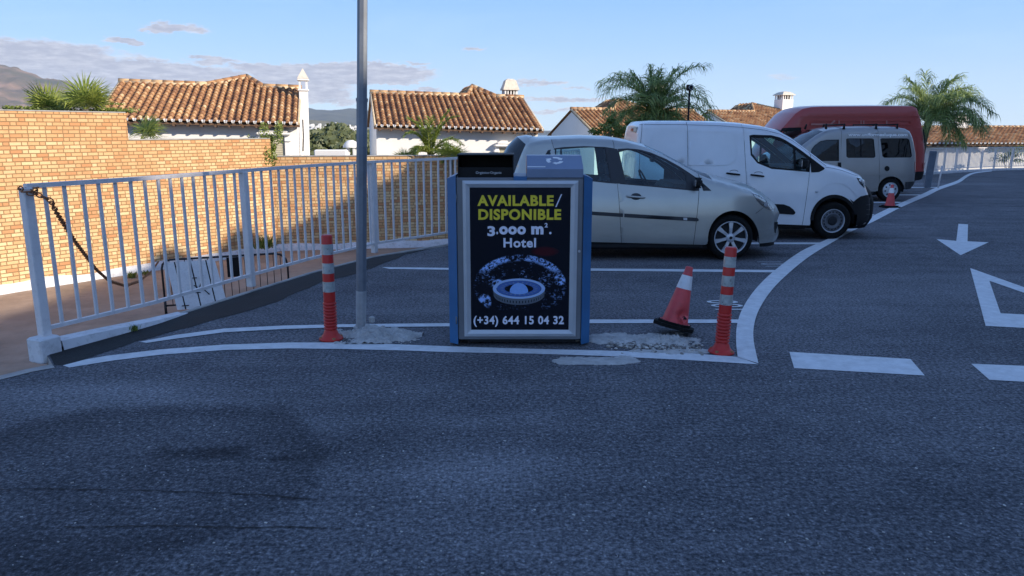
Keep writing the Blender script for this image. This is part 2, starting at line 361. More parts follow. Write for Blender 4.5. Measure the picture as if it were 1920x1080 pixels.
# ------------------------------------------------------------------ patch: fill a 2D outline (with holes) and map it to a surface
def inside(p, poly):
    x, y = p; c = False; n = len(poly); j = n-1
    for i in range(n):
        xi, yi = poly[i]; xj, yj = poly[j]
        if (yi > y) != (yj > y) and x < (xj-xi)*(y-yi)/(yj-yi)+xi: c = not c
        j = i
    return c
def resample(poly, step, closed=True):
    out = []; n = len(poly)
    for i in range(n if closed else n-1):
        a = Vector(poly[i][:2]); b = Vector(poly[(i+1) % n][:2]); k = max(1, int((b-a).length/step+.5))
        for j in range(k): q = a.lerp(b, j/k); out.append((q.x, q.y))
    if not closed: out.append(tuple(poly[-1][:2]))
    return out
def segdist(p, poly, closed=True):
    best = 1e9; px, py = p; n = len(poly)
    for i in range(n if closed else n-1):
        ax, ay = poly[i][:2]; bx, by = poly[(i+1) % n][:2]; dx, dy = bx-ax, by-ay; L = dx*dx+dy*dy
        u = 0 if L == 0 else max(0, min(1, ((px-ax)*dx+(py-ay)*dy)/L)); qx, qy = ax+u*dx-px, ay+u*dy-py
        d = qx*qx+qy*qy
        if d < best: best = d
    return sqrt(best)
def patch(mb, poly, holes, fn, step, extra=(), flip=False, bstep=None, **k):
    P = resample(poly, bstep or step); H = [resample(h, bstep or step) for h in holes]
    vs = []; es = []
    for loop in [P]+H:
        i0 = len(vs); vs += [Vector(p) for p in loop]; n = len(loop); es += [(i0+j, i0+(j+1) % n) for j in range(n)]
    xs = [p[0] for p in P]; ys = [p[1] for p in P]
    x = min(xs)+step/2; r = 0
    while x < max(xs):
        y = min(ys)+step*(.25 if r % 2 else .75)
        while y < max(ys):
            if inside((x, y), P) and segdist((x, y), P) > step*.45 and all(not inside((x, y), h) and segdist((x, y), h) > step*.45 for h in H): vs.append(Vector((x, y)))
            y += step
        x += step*.9; r += 1
    for p in extra:
        if inside(p, P) and segdist(p, P) > .004 and all(not inside(p, h) for h in H): vs.append(Vector(p))
    V, E, Fs, *_ = delaunay_2d_cdt(vs, es, [], 0, 1e-6)
    i0 = len(mb.v)
    for v in V: mb.v.append(Vector(fn(v.x, v.y)))
    for f in Fs:
        c = sum((V[i] for i in f), Vector((0, 0)))/len(f)
        if inside((c.x, c.y), P) and not any(inside((c.x, c.y), h) for h in H):
            mb.face([i0+i for i in (f[::-1] if flip else f)], **k)
def flatpx(name, polys, mat, lift=.004, step=.6, parent=None):
    """road marking sheets from photo pixels, laid on the ground"""
    mb = MB()
    for pl in polys:
        w = [G(*p) for p in pl]; patch(mb, [(q.x, q.y) for q in w], [], lambda x, y: (x, y, gz(y)+lift), step)
    o = mb.build(name, mat, parent, fix=False)
    for p in o.data.polygons:
        if p.normal.z < 0: p.flip()
    return struct(o)
def band(pts):
    """polyline of (px,py,halfwidth px) -> polygon, offset mostly vertical/normal in image"""
    L, R = [], []
    for i, (x, y, h) in enumerate(pts):
        a = pts[max(i-1, 0)]; b = pts[min(i+1, len(pts)-1)]; d = Vector((b[0]-a[0], b[1]-a[1])).normalized(); n = Vector((-d.y, d.x))
        L.append((x+n.x*h, y+n.y*h)); R.append((x-n.x*h, y-n.y*h))
    return L+R[::-1]

# ------------------------------------------------------------------ ground
ZL = -1.84
mb = MB()     # terrain sheet: lower street level, falling to the sea, hills on the left horizon
def terr(x, y):
    r = sqrt(x*x+y*y); z = ZL-.03
    z -= 24*max(0, min(1, (r-70)/350))**1.3*(1 if x > -200 else 1)
    return z
rad = [0, 6, 12, 20, 30, 45, 60, 80, 110, 160, 240, 350, 500, 800]
N = 64; rings = []
for r in rad: rings.append([mb.vv((r*cos(2*pi*j/N), r*sin(2*pi*j/N), terr(r*cos(2*pi*j/N), r*sin(2*pi*j/N)))) for j in range(N)])
for a, b in zip(rings[1:], rings[2:]):
    for j in range(N): mb.face((a[j], b[j], b[(j+1) % N], a[(j+1) % N]), smooth=True)
c = mb.vv((0, 0, ZL-.03))
for j in range(N): mb.face((c, rings[1][j], rings[1][(j+1) % N]), smooth=True)
struct(mb.build('terrain', M_['earth']))
mb = MB(); R = 10200
mb.poly([(R*cos(2*pi*j/96), R*sin(2*pi*j/96), -25.2) for j in range(96)]); struct(mb.build('sea', M_['sea']))

# fence line (photo pixels -> ground)
fpx = [(88, 655), (285, 603), (380, 573), (472, 544), (590, 508), (703, 479), (838, 457)]
FL = [G(x, y, .02) for x, y in fpx]; FL = [Vector((p.x, p.y)) for p in FL]
FL += [Vector((.2, 14.0)), Vector((1.5, 17.0))]
lot = [Vector((-9, .5)), Vector((-5.2, 4.0))]+[G(-60, 722).xy, G(0, 713).xy, G(60, 698).xy, G(103, 690).xy]
edge = [Vector((p.x-.03, p.y+.01)) for p in FL]
lot += edge+[Vector((4, 21)), Vector((9, 30)), G(1735, 327).xy+Vector((-.2, .5)), G(1930, 317).xy+Vector((0, .6)), Vector((40, G(1930, 317).y+1)), Vector((60, 20)), Vector((60, -40)), Vector((-9, -40))]
lotp = [(p.x, p.y) for p in lot]
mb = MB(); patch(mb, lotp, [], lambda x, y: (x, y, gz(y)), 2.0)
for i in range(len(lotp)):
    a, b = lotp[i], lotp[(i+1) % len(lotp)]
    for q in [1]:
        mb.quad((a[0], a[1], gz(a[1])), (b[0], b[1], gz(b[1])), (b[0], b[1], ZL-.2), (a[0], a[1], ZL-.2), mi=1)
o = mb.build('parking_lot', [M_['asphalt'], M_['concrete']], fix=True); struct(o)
# lower street paving
mb = MB(); mb.poly([(-30, -12, ZL), (-8, -12, ZL), (2, 12.5, ZL), (4, 30, ZL), (-30, 30, ZL)]); struct(mb.build('lower_street', M_['pave']))
# slanted concrete lip between lower street and lot corner
mb = MB()
e = [(-5.2, 4.0), (G(-60, 722).x, G(-60, 722).y), (G(0, 713).x, G(0, 713).y), (G(60, 698).x, G(60, 698).y), (G(103, 690).x, G(103, 690).y)]
inn = [(p[0]-.10, p[1]+.12) for p in e]
for (a, b, c, d) in zip(e, e[1:], inn[1:], inn): mb.quad((*a, .004), (*b, .004), (*c, -.01), (*d, -.01))
for (a, b) in zip(inn, inn[1:]): mb.quad((*a, -.01), (*b, -.01), (b[0], b[1], ZL-.1), (a[0], a[1], ZL-.1))
struct(mb.build('pavement_edge', M_['concrete'], fix=True))

# ------------------------------------------------------------------ markings
flatpx('edge_line', [[(118, 686), (160, 675), (200, 668), (300, 656), (420, 647), (540, 643), (640, 643), (760, 647), (840, 650), (1000, 655), (1130, 658), (1290, 663), (1385, 670), (1422, 684),
   (1290, 676), (1130, 668), (1000, 664), (840, 661), (760, 658), (640, 655), (540, 654), (420, 657), (300, 666), (210, 677), (130, 690)]], M_['line'])
cur = [(1383, 671), (1380, 640), (1382, 610), (1392, 580), (1415, 545), (1450, 510), (1500, 473), (1545, 452), (1584, 433), (1625, 411), (1678, 385.5), (1728, 364.5), (1753, 353), (1792, 340), (1809, 329.5), (1826, 323.5), (1860, 320)]
cur2 = [(1860, 321.5), (1829, 325.5), (1814, 332), (1798, 343), (1762, 356), (1738, 368), (1690, 389), (1637, 416.5), (1600, 433), (1568, 451), (1520, 480), (1480, 512), (1447, 545), (1424, 580), (1414, 610), (1413, 640), (1422, 683)]
def smooth_(P, k=4):
    out = []
    for i in range(len(P)-1):
        p0, p1, p2, p3 = P[max(i-1, 0)], P[i], P[i+1], P[min(i+2, len(P)-1)]
        for j in range(k):
            t_ = j/k; out.append(tuple(.5*((2*b)+(-a+c)*t_+(2*a-5*b+4*c-d)*t_*t_+(-a+3*b-3*c+d)*t_**3) for a, b, c, d in zip(p0, p1, p2, p3)))
    return out+[P[-1]]
flatpx('curved_line', [smooth_(cur)+smooth_(cur2)], M_['line'], lift=.008)
flatpx('bay_line', [[(262, 642), (330, 629), (420, 617), (530, 611.5), (640, 609), (838, 607), (838, 613), (640, 614.5), (530, 618), (420, 624), (330, 636), (275, 644)],
   [(838, 607), (1110, 600), (1384, 600), (1384, 606.5), (1110, 607), (838, 613)]], M_['line'], lift=.0055)
flatpx('bay_line', [[(715, 501.5), (838, 503), (1110, 504), (1462, 507), (1458, 511.5), (1110, 508.5), (838, 506.5), (730, 505)]], M_['line'], lift=.0055)
flatpx('bay_line', [[(1180, 455), (1548, 455.2), (1543, 458.5), (1180, 458.5)]], M_['line'], lift=.0055)
flatpx('bay_line', [[(1560, 402.2), (1640, 402.2), (1636, 404.6), (1560, 404.6)], [(1590, 378.5), (1690, 379), (1686, 381), (1590, 380.5)],
   [(1640, 364.6), (1737, 365), (1734, 366.6), (1640, 366.2)], [(1680, 351), (1765, 351), (1762, 352.2), (1680, 352.2)]], M_['line'], lift=.0055)
flatpx('dash_mark', [[(1480, 660.5), (1707, 674), (1734, 705), (1489, 691)]], M_['line'])
flatpx('dash_mark', [[(1821, 683), (1925, 687), (2060, 692), (2100, 726), (1925, 717), (1855, 713)]], M_['line'])
flatpx('direction_arrow', [[(1797, 420), (1815, 421), (1814, 452.8), (1853.5, 454.7), (1801, 479), (1756, 448.7), (1793, 452)]], M_['line'])
mb = MB()
o_ = [G(*p) for p in [(1819, 503), (1848, 611.6), (2171, 629)]]; i_ = [G(*p) for p in [(1855, 527), (1876, 588), (2060, 598)]]
patch(mb, [(p.x, p.y) for p in o_], [[(p.x, p.y) for p in i_]], lambda x, y: (x, y, gz(y)+.004), .5)
o = mb.build('give_way_triangle', M_['line']); struct(o)
for p in o.data.polygons:
    if p.normal.z < 0: p.flip()
def groundtext(txt, px, py, size, name, mat, wx=1.0):
    g = G(px, py)
    mb = text_mb(txt, size, lambda x, y, z: (g.x-y*wx, g.y+x, gz(g.y+x)+.007+z*.01), off=.0, depth=.002, sx=.72)
    struct(mb.build(name, mat, fix=True))
groundtext('100', 1392, 574, .46, 'bay_number', M_['line'])
groundtext('101', 1472, 496, .46, 'bay_number', M_['line_old'])
# dark strip of new asphalt along the fence
top_ = [(p.x+.012, p.y-.01) for p in FL[:7]]
low = [G(*p) for p in [(838, 459), (760, 478), (705, 500), (663, 515), (603, 529), (564, 546), (519, 566), (460, 585), (405, 600), (335, 619), (257, 641), (210, 657), (160, 674), (118, 687), (104, 684)]]
mb = MB(); patch(mb, top_+[(p.x, p.y) for p in resample([(q.x, q.y) for q in low], .15, False) for p in [Vector(p)+Vector((rnd(-.012, .012), rnd(-.03, .03)))]], [], lambda x, y: (x, y, gz(y)+.0035), .5)
o = mb.build('asphalt_strip', M_['tar']); struct(o)
for p in o.data.polygons:
    if p.normal.z < 0: p.flip()
# cracks
mb = MB()
for pts in ([(0, 919), (90, 917), (180, 919), (300, 922), (430, 926), (520, 931), (605, 939)], [(120, 989), (330, 987), (420, 990), (560, 990), (640, 993)], [(120, 560), (160, 556)]):
    q = resample(pts, 14, False); w0 = []
    for i, p in enumerate(q):
        g = G(p[0], p[1]+rnd(-1, 1)); w0.append((g, rnd(.0015, .005)))
    for (a, ha), (b, hb) in zip(w0, w0[1:]):
        z = .0045; mb.quad((a.x, a.y-ha, z), (b.x, b.y-hb, z), (b.x, b.y+hb, z), (a.x, a.y+ha, z))
struct(mb.build('asphalt_crack', M_['tar']))
# low cement mounds and loose rubble
def mound(name, cx, cy, rx, ry, h, mat, seed, n=84, holes=.5):
    g = G(cx, cy); mb = MB(); vid = {}
    for i in range(n+1):
        for j in range(n+1):
            u, v = i/n*2-1, j/n*2-1; r = sqrt(u*u+v*v)
            p = Vector((u*rx*3+seed, v*ry*3, seed)); nz = noise.fractal(p*2.2, .7, 2.1, 7)
            e = 1-r*(1.1)+.55*nz
            z = h*(max(0, min(1, e*1.5)))**.8*(.8+.6*noise.fractal(p*7, .6, 2.2, 6))
            if e > 0: vid[i, j] = mb.vv((g.x+u*rx, g.y+v*ry, gz(g.y)+.002+max(.003, z)))
            else: vid[i, j] = mb.vv((g.x+u*rx, g.y+v*ry, gz(g.y)-.01))
    for i in range(n):
        for j in range(n):
            q = [vid[i, j], vid[i+1, j], vid[i+1, j+1], vid[i, j+1]]
            if any(mb.v[a].z > gz(g.y) for a in q): mb.face(q, smooth=True)
    return struct(mb.build(name, mat))
mound('cement_patch', 706, 628, .40, .30, .05, M_['cement'], 3)
mound('cement_patch', 1190, 636, .62, .19, .025, M_['cement'], 11)
mound('cement_patch', 1250, 640, .25, .16, .045, M_['cement'], 5)
mound('cement_patch', 1120, 676, .40, .12, .004, M_['cement'], 21)
mound('cement_patch', 1265, 660, .40, .08, .008, M_['cement'], 31)
mb = MB()
for i in range(330):
    px = rnd(1140, 1318); py = 650+ (px-1140)*.045+random.gauss(0, 5)-4
    g = G(px, py); r = rnd(.005, .014)
    mb.box((g.x, g.y, r*.6), (r*2*rnd(.7, 1.3), r*2*rnd(.7, 1.3), r*1.3), M=Matrix.Rotation(rnd(0, 6), 3, 'Z') @ Matrix.Rotation(rnd(-.4, .4), 3, 'X'), bev=r*.35, tint=random.random())
for i in range(90):
    g = G(rnd(640, 770), rnd(632, 645)); r = rnd(.003, .008)
    mb.box((g.x, g.y, r*.6), (r*2, r*2*rnd(.7, 1.3), r*1.3), M=Matrix.Rotation(rnd(0, 6), 3, 'Z'), bev=r*.35, tint=random.random())
m, t, b = newmat('pebbles'); t.l.new(t.ramp(t.new('ShaderNodeAttribute', attribute_name='tint').outputs['Fac'], [(0, (.10, .09, .08)), (.6, (.30, .28, .25)), (1, (.6, .58, .54))]), b.inputs[0])
tag(mb.build('loose_gravel', m), 'small loose stones scattered between the tilted cone and the bin', 'gravel', kind='stuff')
mb = MB()
for i in range(420):
    g = G(rnd(0, 1920), rnd(700, 1079)); r = rnd(.001, .0035)
    mb.box((g.x, g.y, r*.5), (r*2*rnd(.7, 2.2), r*2, r*1.2), M=Matrix.Rotation(rnd(0, 6), 3, 'Z'), tint=rnd(.3, 1))
tag(mb.build('road_grit', m), 'fine pale grit strewn over the foreground asphalt', 'grit', kind='stuff')

# ------------------------------------------------------------------ brick wall (three stepped sections)
A = G(0, 551, ZL).xy; B = G(508, 472, ZL).xy; dAB = (B-A).normalized(); A0 = A-dAB*4
def onpx(px, P0, D):   # point of plan line seen at column px (near horizon)
    best = None
    r = ray(px, 300); k = r.x/r.y
    # P0.x + s D.x = k (P0.y + s D.y)
    s = (k*P0.y-P0.x)/(D.x-k*D.y); return P0+D*s
C1 = onpx(245, A, dAB); B = onpx(509, A, dAB)
z1 = PD(120, 210, onpx(120, A, dAB).y).z; z2 = PD(380, 262, onpx(380, A, dAB).y).z; z3 = PD(510, 294.5, B.y).z
Cend = Vector((PD(862, 297, B.y+1.0).x, B.y+1.0))
z3b = z3+.0
bw = thing('brick_wall', (B.x, B.y, ZL), 'long stepped yellow and orange brick wall along the lower street', 'wall')
def wallseg(P, Q, zt, u0, name='wall_section', th=.28, zb=ZL-.1):
    mb = MB(); D = (Q-P).normalized(); n = Vector((D.y, -D.x)); L = (Q-P).length
    f = [(P.x, P.y), (Q.x, Q.y), (Q.x-n.x*th, Q.y-n.y*th), (P.x-n.x*th, P.y-n.y*th)]; us = [u0, u0+L, u0+L+th, u0-th]
    for i in range(4):
        a, b = f[i], f[(i+1) % 4]; ua = us[i]; ub = ua+(Vector(b)-Vector(a)).length
        mb.quad((*a, zb), (*b, zb), (*b, zt), (*a, zt), uv=[(ua, zb), (ub, zb), (ub, zt), (ua, zt)])
    mb.poly([(*p, zt) for p in f], mi=1)
    o = mb.build(name, [M_['brick'], M_['concrete']], bw, fix=False); return o
l0 = (C1-A0).length; l1 = (B-C1).length
wallseg(A0, C1, z1, 0); wallseg(C1, B, z2, l0)
n_ = Vector((dAB.y, -dAB.x)); B2 = B-n_*.10
wallseg(B2, Cend, z3, l0+l1+.1)
mb = MB()    # thin mortar cap
for P, Q, z, e in ((A0, C1, z1, .0), (C1, B, z2, 0), (B2, Cend, z3, 0)):
    D = (Q-P).normalized(); n = Vector((D.y, -D.x)); c = (P+Q)/2-n*.14
    Mr = Matrix.Rotation(atan2(D.y, D.x), 3, 'Z'); mb.box((c.x, c.y, z+.018), ((Q-P).length-.01, .31, .03), M=Mr, bev=.008)
mb.build('mortar_cap', M_['concrete'], bw)
mb = MB()    # whitewashed footing, uneven
for P, Q in ((A0, B), (B2, Cend)):
    D = (Q-P).normalized(); n = Vector((D.y, -D.x)); L = (Q-P).length; k = int(L/.25); pr = None
    for i in range(k+1):
        p = P+D*(L*i/k); h = .16+.10*noise.noise(Vector((i*.23, 3, 0)))+.12*max(0, noise.noise(Vector((i*.11, 9, 2)))); th = .10+.05*noise.noise(Vector((i*.3, 5, 0)))
        ring = [mb.vv((p.x, p.y, ZL+h+.03)), mb.vv((p.x+n.x*th*.6, p.y+n.y*th*.6, ZL+h)), mb.vv((p.x+n.x*th, p.y+n.y*th, ZL+h*.8)), mb.vv((p.x+n.x*(th+.03), p.y+n.y*(th+.03), ZL-.05))]
        if pr:
            for a in range(3): mb.face((pr[a], pr[a+1], ring[a+1], ring[a]), smooth=True)
        pr = ring
mb.build('footing', M_['kerbwhite'], bw, fix=True)

# ------------------------------------------------------------------ metal fence
def polyline_at(P, s):
    for a, b in zip(P, P[1:]):
        L = (b-a).length
        if s <= L: return a.lerp(b, s/L), (b-a).normalized()
        s -= L
    return P[-1], (P[-1]-P[-2]).normalized()
def make_fence(PL, posts, label, H=1.16, spacing=.142, base=.04, dd=.0, group=None, zf=lambda p: 0, lean=0):
    p0 = PL[0]; root = thing('metal_fence', (p0.x, p0.y, zf(p0)), label, 'fence', group)
    Ltot = sum((b-a).length for a, b in zip(PL, PL[1:]))
    for s in posts:
        p, d = polyline_at(PL, s); Mr = Matrix.Rotation(atan2(d.y, d.x), 3, 'Z'); mb = MB(); z = zf(p)
        mb.box((p.x, p.y, z+base/2+H/2), (.074, .074, H-base), M=Mr, bev=.006); mb.build('post', M_['fence'], root)
    # rails
    for nm, z0, w_, h_ in (('top_rail', H+.012, .05, .035), ('bottom_rail', base+.13, .035, .03)):
        mb = MB(); st = 0; pts = []
        n = max(2, int(Ltot/.5)+1)
        for i in range(n+1): p, d = polyline_at(PL, Ltot*i/n); pts.append((p.x, p.y, zf(p)+z0))
        mb.ringtube(pts, .7071*w_, n=4, phase=pi/4, flat=h_/w_, smooth=False); mb.build(nm, M_['fence'], root)
    s = spacing
    proto = None
    while s < Ltot-.03:
        if all(abs(s-q) > .055 for q in posts):
            p, d = polyline_at(PL, s); z = zf(p)
            if proto is None:
                mb = MB(); mb.box((0, 0, (base+.13+H)/2), (.029, .020, H-base-.13), bev=.003); proto = mb.build('baluster', M_['fence'], root, world=False); b_ = proto
            else: b_ = proto.copy(); COL.objects.link(b_); b_.parent = root
            b_.location = (p.x-p0.x+rnd(-.002, .002), p.y-p0.y, z-zf(p0)); b_.rotation_euler = (rnd(-.004, .004), rnd(-.004, .004), atan2(d.y, d.x))
        s += spacing
    return root
def arclen_px(px):
    s = 0; best = (1e9, 0)
    for i in range(2000):
        q, d = polyline_at(FL, i*.008); x = 960+F*q.x/((q.y)*cos(PITCH)+(HC)*sin(PITCH))
        if abs(x-px) < best[0]: best = (abs(x-px), i*.008)
    return best[1]
Ltot = sum((b-a).length for a, b in zip(FL, FL[1:]))
posts = [0.0, arclen_px(472), arclen_px(703)]
dp = posts[2]-posts[1]; 
while posts[-1]+dp < Ltot: posts.append(posts[-1]+dp)
HF = PD(62, 352, FL[0].y).z
print('fence H', HF, 'posts', posts)
make_fence(FL, posts, 'near white metal railing with rusty chain on its corner post', H=HF, base=.06, spacing=(posts[1])/16.0)
# concrete plinth + kerb under the fence
pl = thing('fence_plinth', (FL[0].x, FL[0].y, 0), 'white painted concrete block and kerb under the corner fence post', 'kerb')
d0 = (FL[1]-FL[0]).normalized(); n0 = Vector((d0.y, -d0.x)); Mr = Matrix.Rotation(atan2(d0.y, d0.x), 3, 'Z')
mb = MB(); c = FL[0]+d0*.0; g0 = G(84, 690, 0)
mb.box((c.x+.005, c.y-.03, .035), (.175, .17, .20), M=Mr, bev=.012); mb.build('block', M_['kerbwhite'], pl)
mb = MB(); pr = None
for i in range(15):
    s = i/14*1.32; p, d = polyline_at(FL, s+.08); h = .07*(1-(s/1.32)**1.3)+.008; wd = .075*(1-.55*(s/1.32)**2); nn = Vector((d.y, -d.x))
    r = [mb.vv((p.x-nn.x*.09, p.y-nn.y*.09, -.1)), mb.vv((p.x-nn.x*.09, p.y-nn.y*.09, h)), mb.vv((p.x+nn.x*wd, p.y+nn.y*wd, h)), mb.vv((p.x+nn.x*(wd+.02), p.y+nn.y*(wd+.02), -.02))]
    if pr:
        for a in range(3): mb.face((pr[a], pr[a+1], r[a+1], r[a]))
    pr = r
mb.build('kerb', M_['kerbwhite'], pl, fix=True)
mb = MB(); pr = None
for i in range(60):
    s = 1.3+i/59*(Ltot-1.4); p, d = polyline_at(FL, s); nn = Vector((d.y, -d.x)); j = rnd(-.01, .01)
    r = [mb.vv((p.x-nn.x*.09, p.y-nn.y*.09, -.3)), mb.vv((p.x-nn.x*.045, p.y-nn.y*.045, .010)), mb.vv((p.x+nn.x*(.008+j), p.y+nn.y*(.012+j), .012)), mb.vv((p.x+nn.x*(.02+j), p.y+nn.y*(.02+j), -.02))]
    if pr:
        for a in range(3): mb.face((pr[a], pr[a+1], r[a+1], r[a]))
    pr = r
mb.build('kerb_edging', M_['concrete'], pl, fix=True)
# far right fence
fr = [G(1690, 330.5).xy, G(1740, 327.5).xy, G(1802, 323).xy, G(1870, 319.5).xy, G(1925, 318.5).xy, Vector((G(1925, 318.5).x+6, G(1925, 318.5).y-1.5))]
Lf = sum((b-a).length for a, b in zip(fr, fr[1:]))
make_fence(fr, [i*1.42 for i in range(int(Lf/1.42)+1)], 'far white railing beyond the red van with sunlit wall behind', H=PD(1850, 277, fr[3].y).z-gz(fr[3].y), base=.08, spacing=.125, zf=lambda p: gz(p.y))
mb = MB(); pr = None
for i in range(30):
    p, d = polyline_at(fr, Lf*i/29); nn = Vector((d.y, -d.x)); z = gz(p.y)
    r = [mb.vv((p.x-nn.x*.15, p.y-nn.y*.15, z-.3)), mb.vv((p.x-nn.x*.15, p.y-nn.y*.15, z+.10)), mb.vv((p.x+nn.x*.08, p.y+nn.y*.08, z+.10)), mb.vv((p.x+nn.x*.09, p.y+nn.y*.09, z-.05))]
    if pr:
        for a in range(3): mb.face((pr[a], pr[a+1], r[a+1], r[a]))
    pr = r
tag(mb.build('kerb', M_['kerbwhite'], None, fix=True), 'low white kerb under the far railing', 'kerb')

# ------------------------------------------------------------------ rusty chain
P0 = Vector((FL[0].x+.02, FL[0].y, HF-.02)); mb = MB()
pxs = [(85, 356), (95, 376), (105, 397), (140, 452), (180, 505), (205, 527), (235, 536), (262, 527), (285, 508), (298, 489)]
pts = []
for i, (x, y) in enumerate(pxs):
    tt = i/(len(pxs)-1)
    # t from column: X=-3.7..-6.6, Y=5.8..14.2
    X0, Y0 = P0.x, P0.y; e = PD(298, 489, 14.2); best = min((abs(960+F*(X0+(e.x-X0)*u)/((Y0+(14.2-Y0)*u)*cos(PITCH)+1.9*sin(PITCH))-x), u) for u in [k/400 for k in range(401)])
    u = best[1]; pts.append(PD(x, y, Y0+(14.2-Y0)*u))
pts[0] = P0
LL = [0]
for a, b in zip(pts, pts[1:]): LL.append(LL[-1]+(b-a).length)
tot = LL[-1]; pitch_ = .043; n = int(tot/pitch_)
def at(s):
    for i in range(len(pts)-1):
        if s <= LL[i+1]: return pts[i].lerp(pts[i+1], (s-LL[i])/(LL[i+1]-LL[i])), (pts[i+1]-pts[i]).normalized()
    return pts[-1], (pts[-1]-pts[-2]).normalized()
def link(mb, p, d, odd):
    side = d.cross(Vector((0, 0, 1))).normalized(); up = side.cross(d)
    a = side if odd else up; loop = []
    for k in range(12):
        th = 2*pi*k/12; loop.append(p+d*(.03*cos(th))+a*(.0165*sin(th)))
    nrm = d.cross(a).normalized(); i0 = len(mb.v)
    for k in range(12):
        c = (loop[k]-p).normalized()
        for j in range(5): ph = 2*pi*j/5; mb.vv(loop[k]+c*.0058*cos(ph)+nrm*.0058*sin(ph))
    for k in range(12):
        for j in range(5): mb.face((i0+k*5+j, i0+((k+1) % 12)*5+j, i0+((k+1) % 12)*5+(j+1) % 5, i0+k*5+(j+1) % 5), smooth=True)
for i in range(n):
    p, d = at(i*pitch_); link(mb, p, d, i % 2)
for k in range(9):   # turns round the post top
    a = k/9*2*pi; link(mb, P0+Vector((cos(a)*.052, sin(a)*.052, .0+.02*sin(a*2))), Vector((-sin(a), cos(a), 0)), k % 2)
tag(mb.build('chain', M_['rust']), 'rusty chain hanging from the corner fence post down to the crowd barrier', 'chain')

# ------------------------------------------------------------------ crowd barrier with white boards, on the lower street
bl = G(312, 592, ZL); br_ = PD(538, 477, 15.2); br_ = Vector((br_.x, br_.y, ZL)); zt = PD(300, 488, bl.y).z
cb = thing('crowd_barrier', bl, 'black tubular crowd barrier standing on the lower street behind the railing', 'barrier')
D = (br_-bl); Lb = D.length; D.normalize(); Hb = zt-ZL
ob = lambda s, z, o=0: bl+D*s+Vector((0, 0, z))+Vector((D.y, -D.x, 0))*o
mb = MB(); R_ = .16
arc = [ob(0, .12)]+[ob(0, Hb-R_)]+[ob(R_-R_*cos(a), Hb-R_+R_*sin(a)) for a in (.5, 1.05)]+[ob(R_, Hb), ob(Lb-R_*1.5, Hb)]+[ob(Lb-R_*1.5+R_*1.5*sin(a), Hb-R_*1.5+R_*1.5*cos(a)) for a in (.5, 1.05)]+[ob(Lb, Hb-R_*1.5), ob(Lb, .12)]
mb.ringtube(arc, .021, 8); mb.ringtube([ob(0, .2), ob(Lb, .2)], .018, 8); mb.build('frame', M_['blackmetal'], cb)
for s in (0, Lb):
    mb = MB(); mb.ringtube([ob(s, .30), ob(s, .0, .0)], .026, 8); mb.ringtube([ob(s, .02, -.25), ob(s, .04, 0), ob(s, .02, .25)], .018, 6); mb.build('foot', M_['blackmetal'], cb)
for k in range(1, 17):
    s = Lb*k/17
    if .22 < s/Lb < .45 and k % 2: continue
    mb = MB(); mb.ringtube([ob(s, .2), ob(s, Hb)], .0075, 6); mb.build('bar', M_['blackmetal'], cb)
mb = MB(); a = ob(Lb*.50, Hb-.02, .03); b = ob(Lb*.62, Hb-.42, .03)
mb.box((a+b)/2, (Lb*.115, .012, .40), M=Matrix.Rotation(atan2(D.y, D.x), 3, 'Z'), bev=.004); mb.build('name_plate', M_['black'], cb)
wb = thing('white_board', ob(Lb*.12, 0, .1), 'white plank board with black joints leaning on the crowd barrier', 'board')
seg = [(.035, .095), (.105, .215), (.225, .335), (.345, .43)]
for i, (s0, s1) in enumerate(seg):
    mb = MB(); q = [ob(Lb*s0, Hb*.96, .05), ob(Lb*s1, Hb*.96, .05), ob(Lb*(s1+.055), .14, .20), ob(Lb*(s0+.055), .14, .20)]
    if i == 3: q[1] = ob(Lb*.41, Hb*.96, .05)
    nn = (q[1]-q[0]).cross(q[3]-q[0]).normalized()*.02; v = q+[p+nn for p in q]
    ids = [mb.vv(p) for p in v]
    for f in ((0, 1, 2, 3), (7, 6, 5, 4), (0, 4, 5, 1), (1, 5, 6, 2), (2, 6, 7, 3), (3, 7, 4, 0)): mb.face([ids[j] for j in f])
    mb.build('plank', M_['refl_white'], wb, fix=True)
mb = MB()
for s in (.10, .22, .34):
    q = [ob(Lb*(s-.010), Hb*.96, .035), ob(Lb*(s+.010), Hb*.96, .035), ob(Lb*(s+.066), .14, .19), ob(Lb*(s+.044), .14, .19)]; mb.poly(q)
mb.build('joint_tape', M_['black'], wb)
mb = MB()
def mk(s, z, o_=.0): f = (Hb*.93-z)/(Hb*.87); return ob(Lb*(s+.05*f), z, .05+.17*f+.03)
for (a, b) in (((.195, .74), (.245, .74)), ((.295, .78), (.245, .52)), ((.262, .56), (.315, .40)), ((.21, .60), (.235, .55)), ((.085, .22), (.14, .22)), ((.21, .46), (.25, .45))):
    mb.ringtube([mk(*a), mk(*b)], .010, 5)
mb.build('marking', M_['black'], wb)
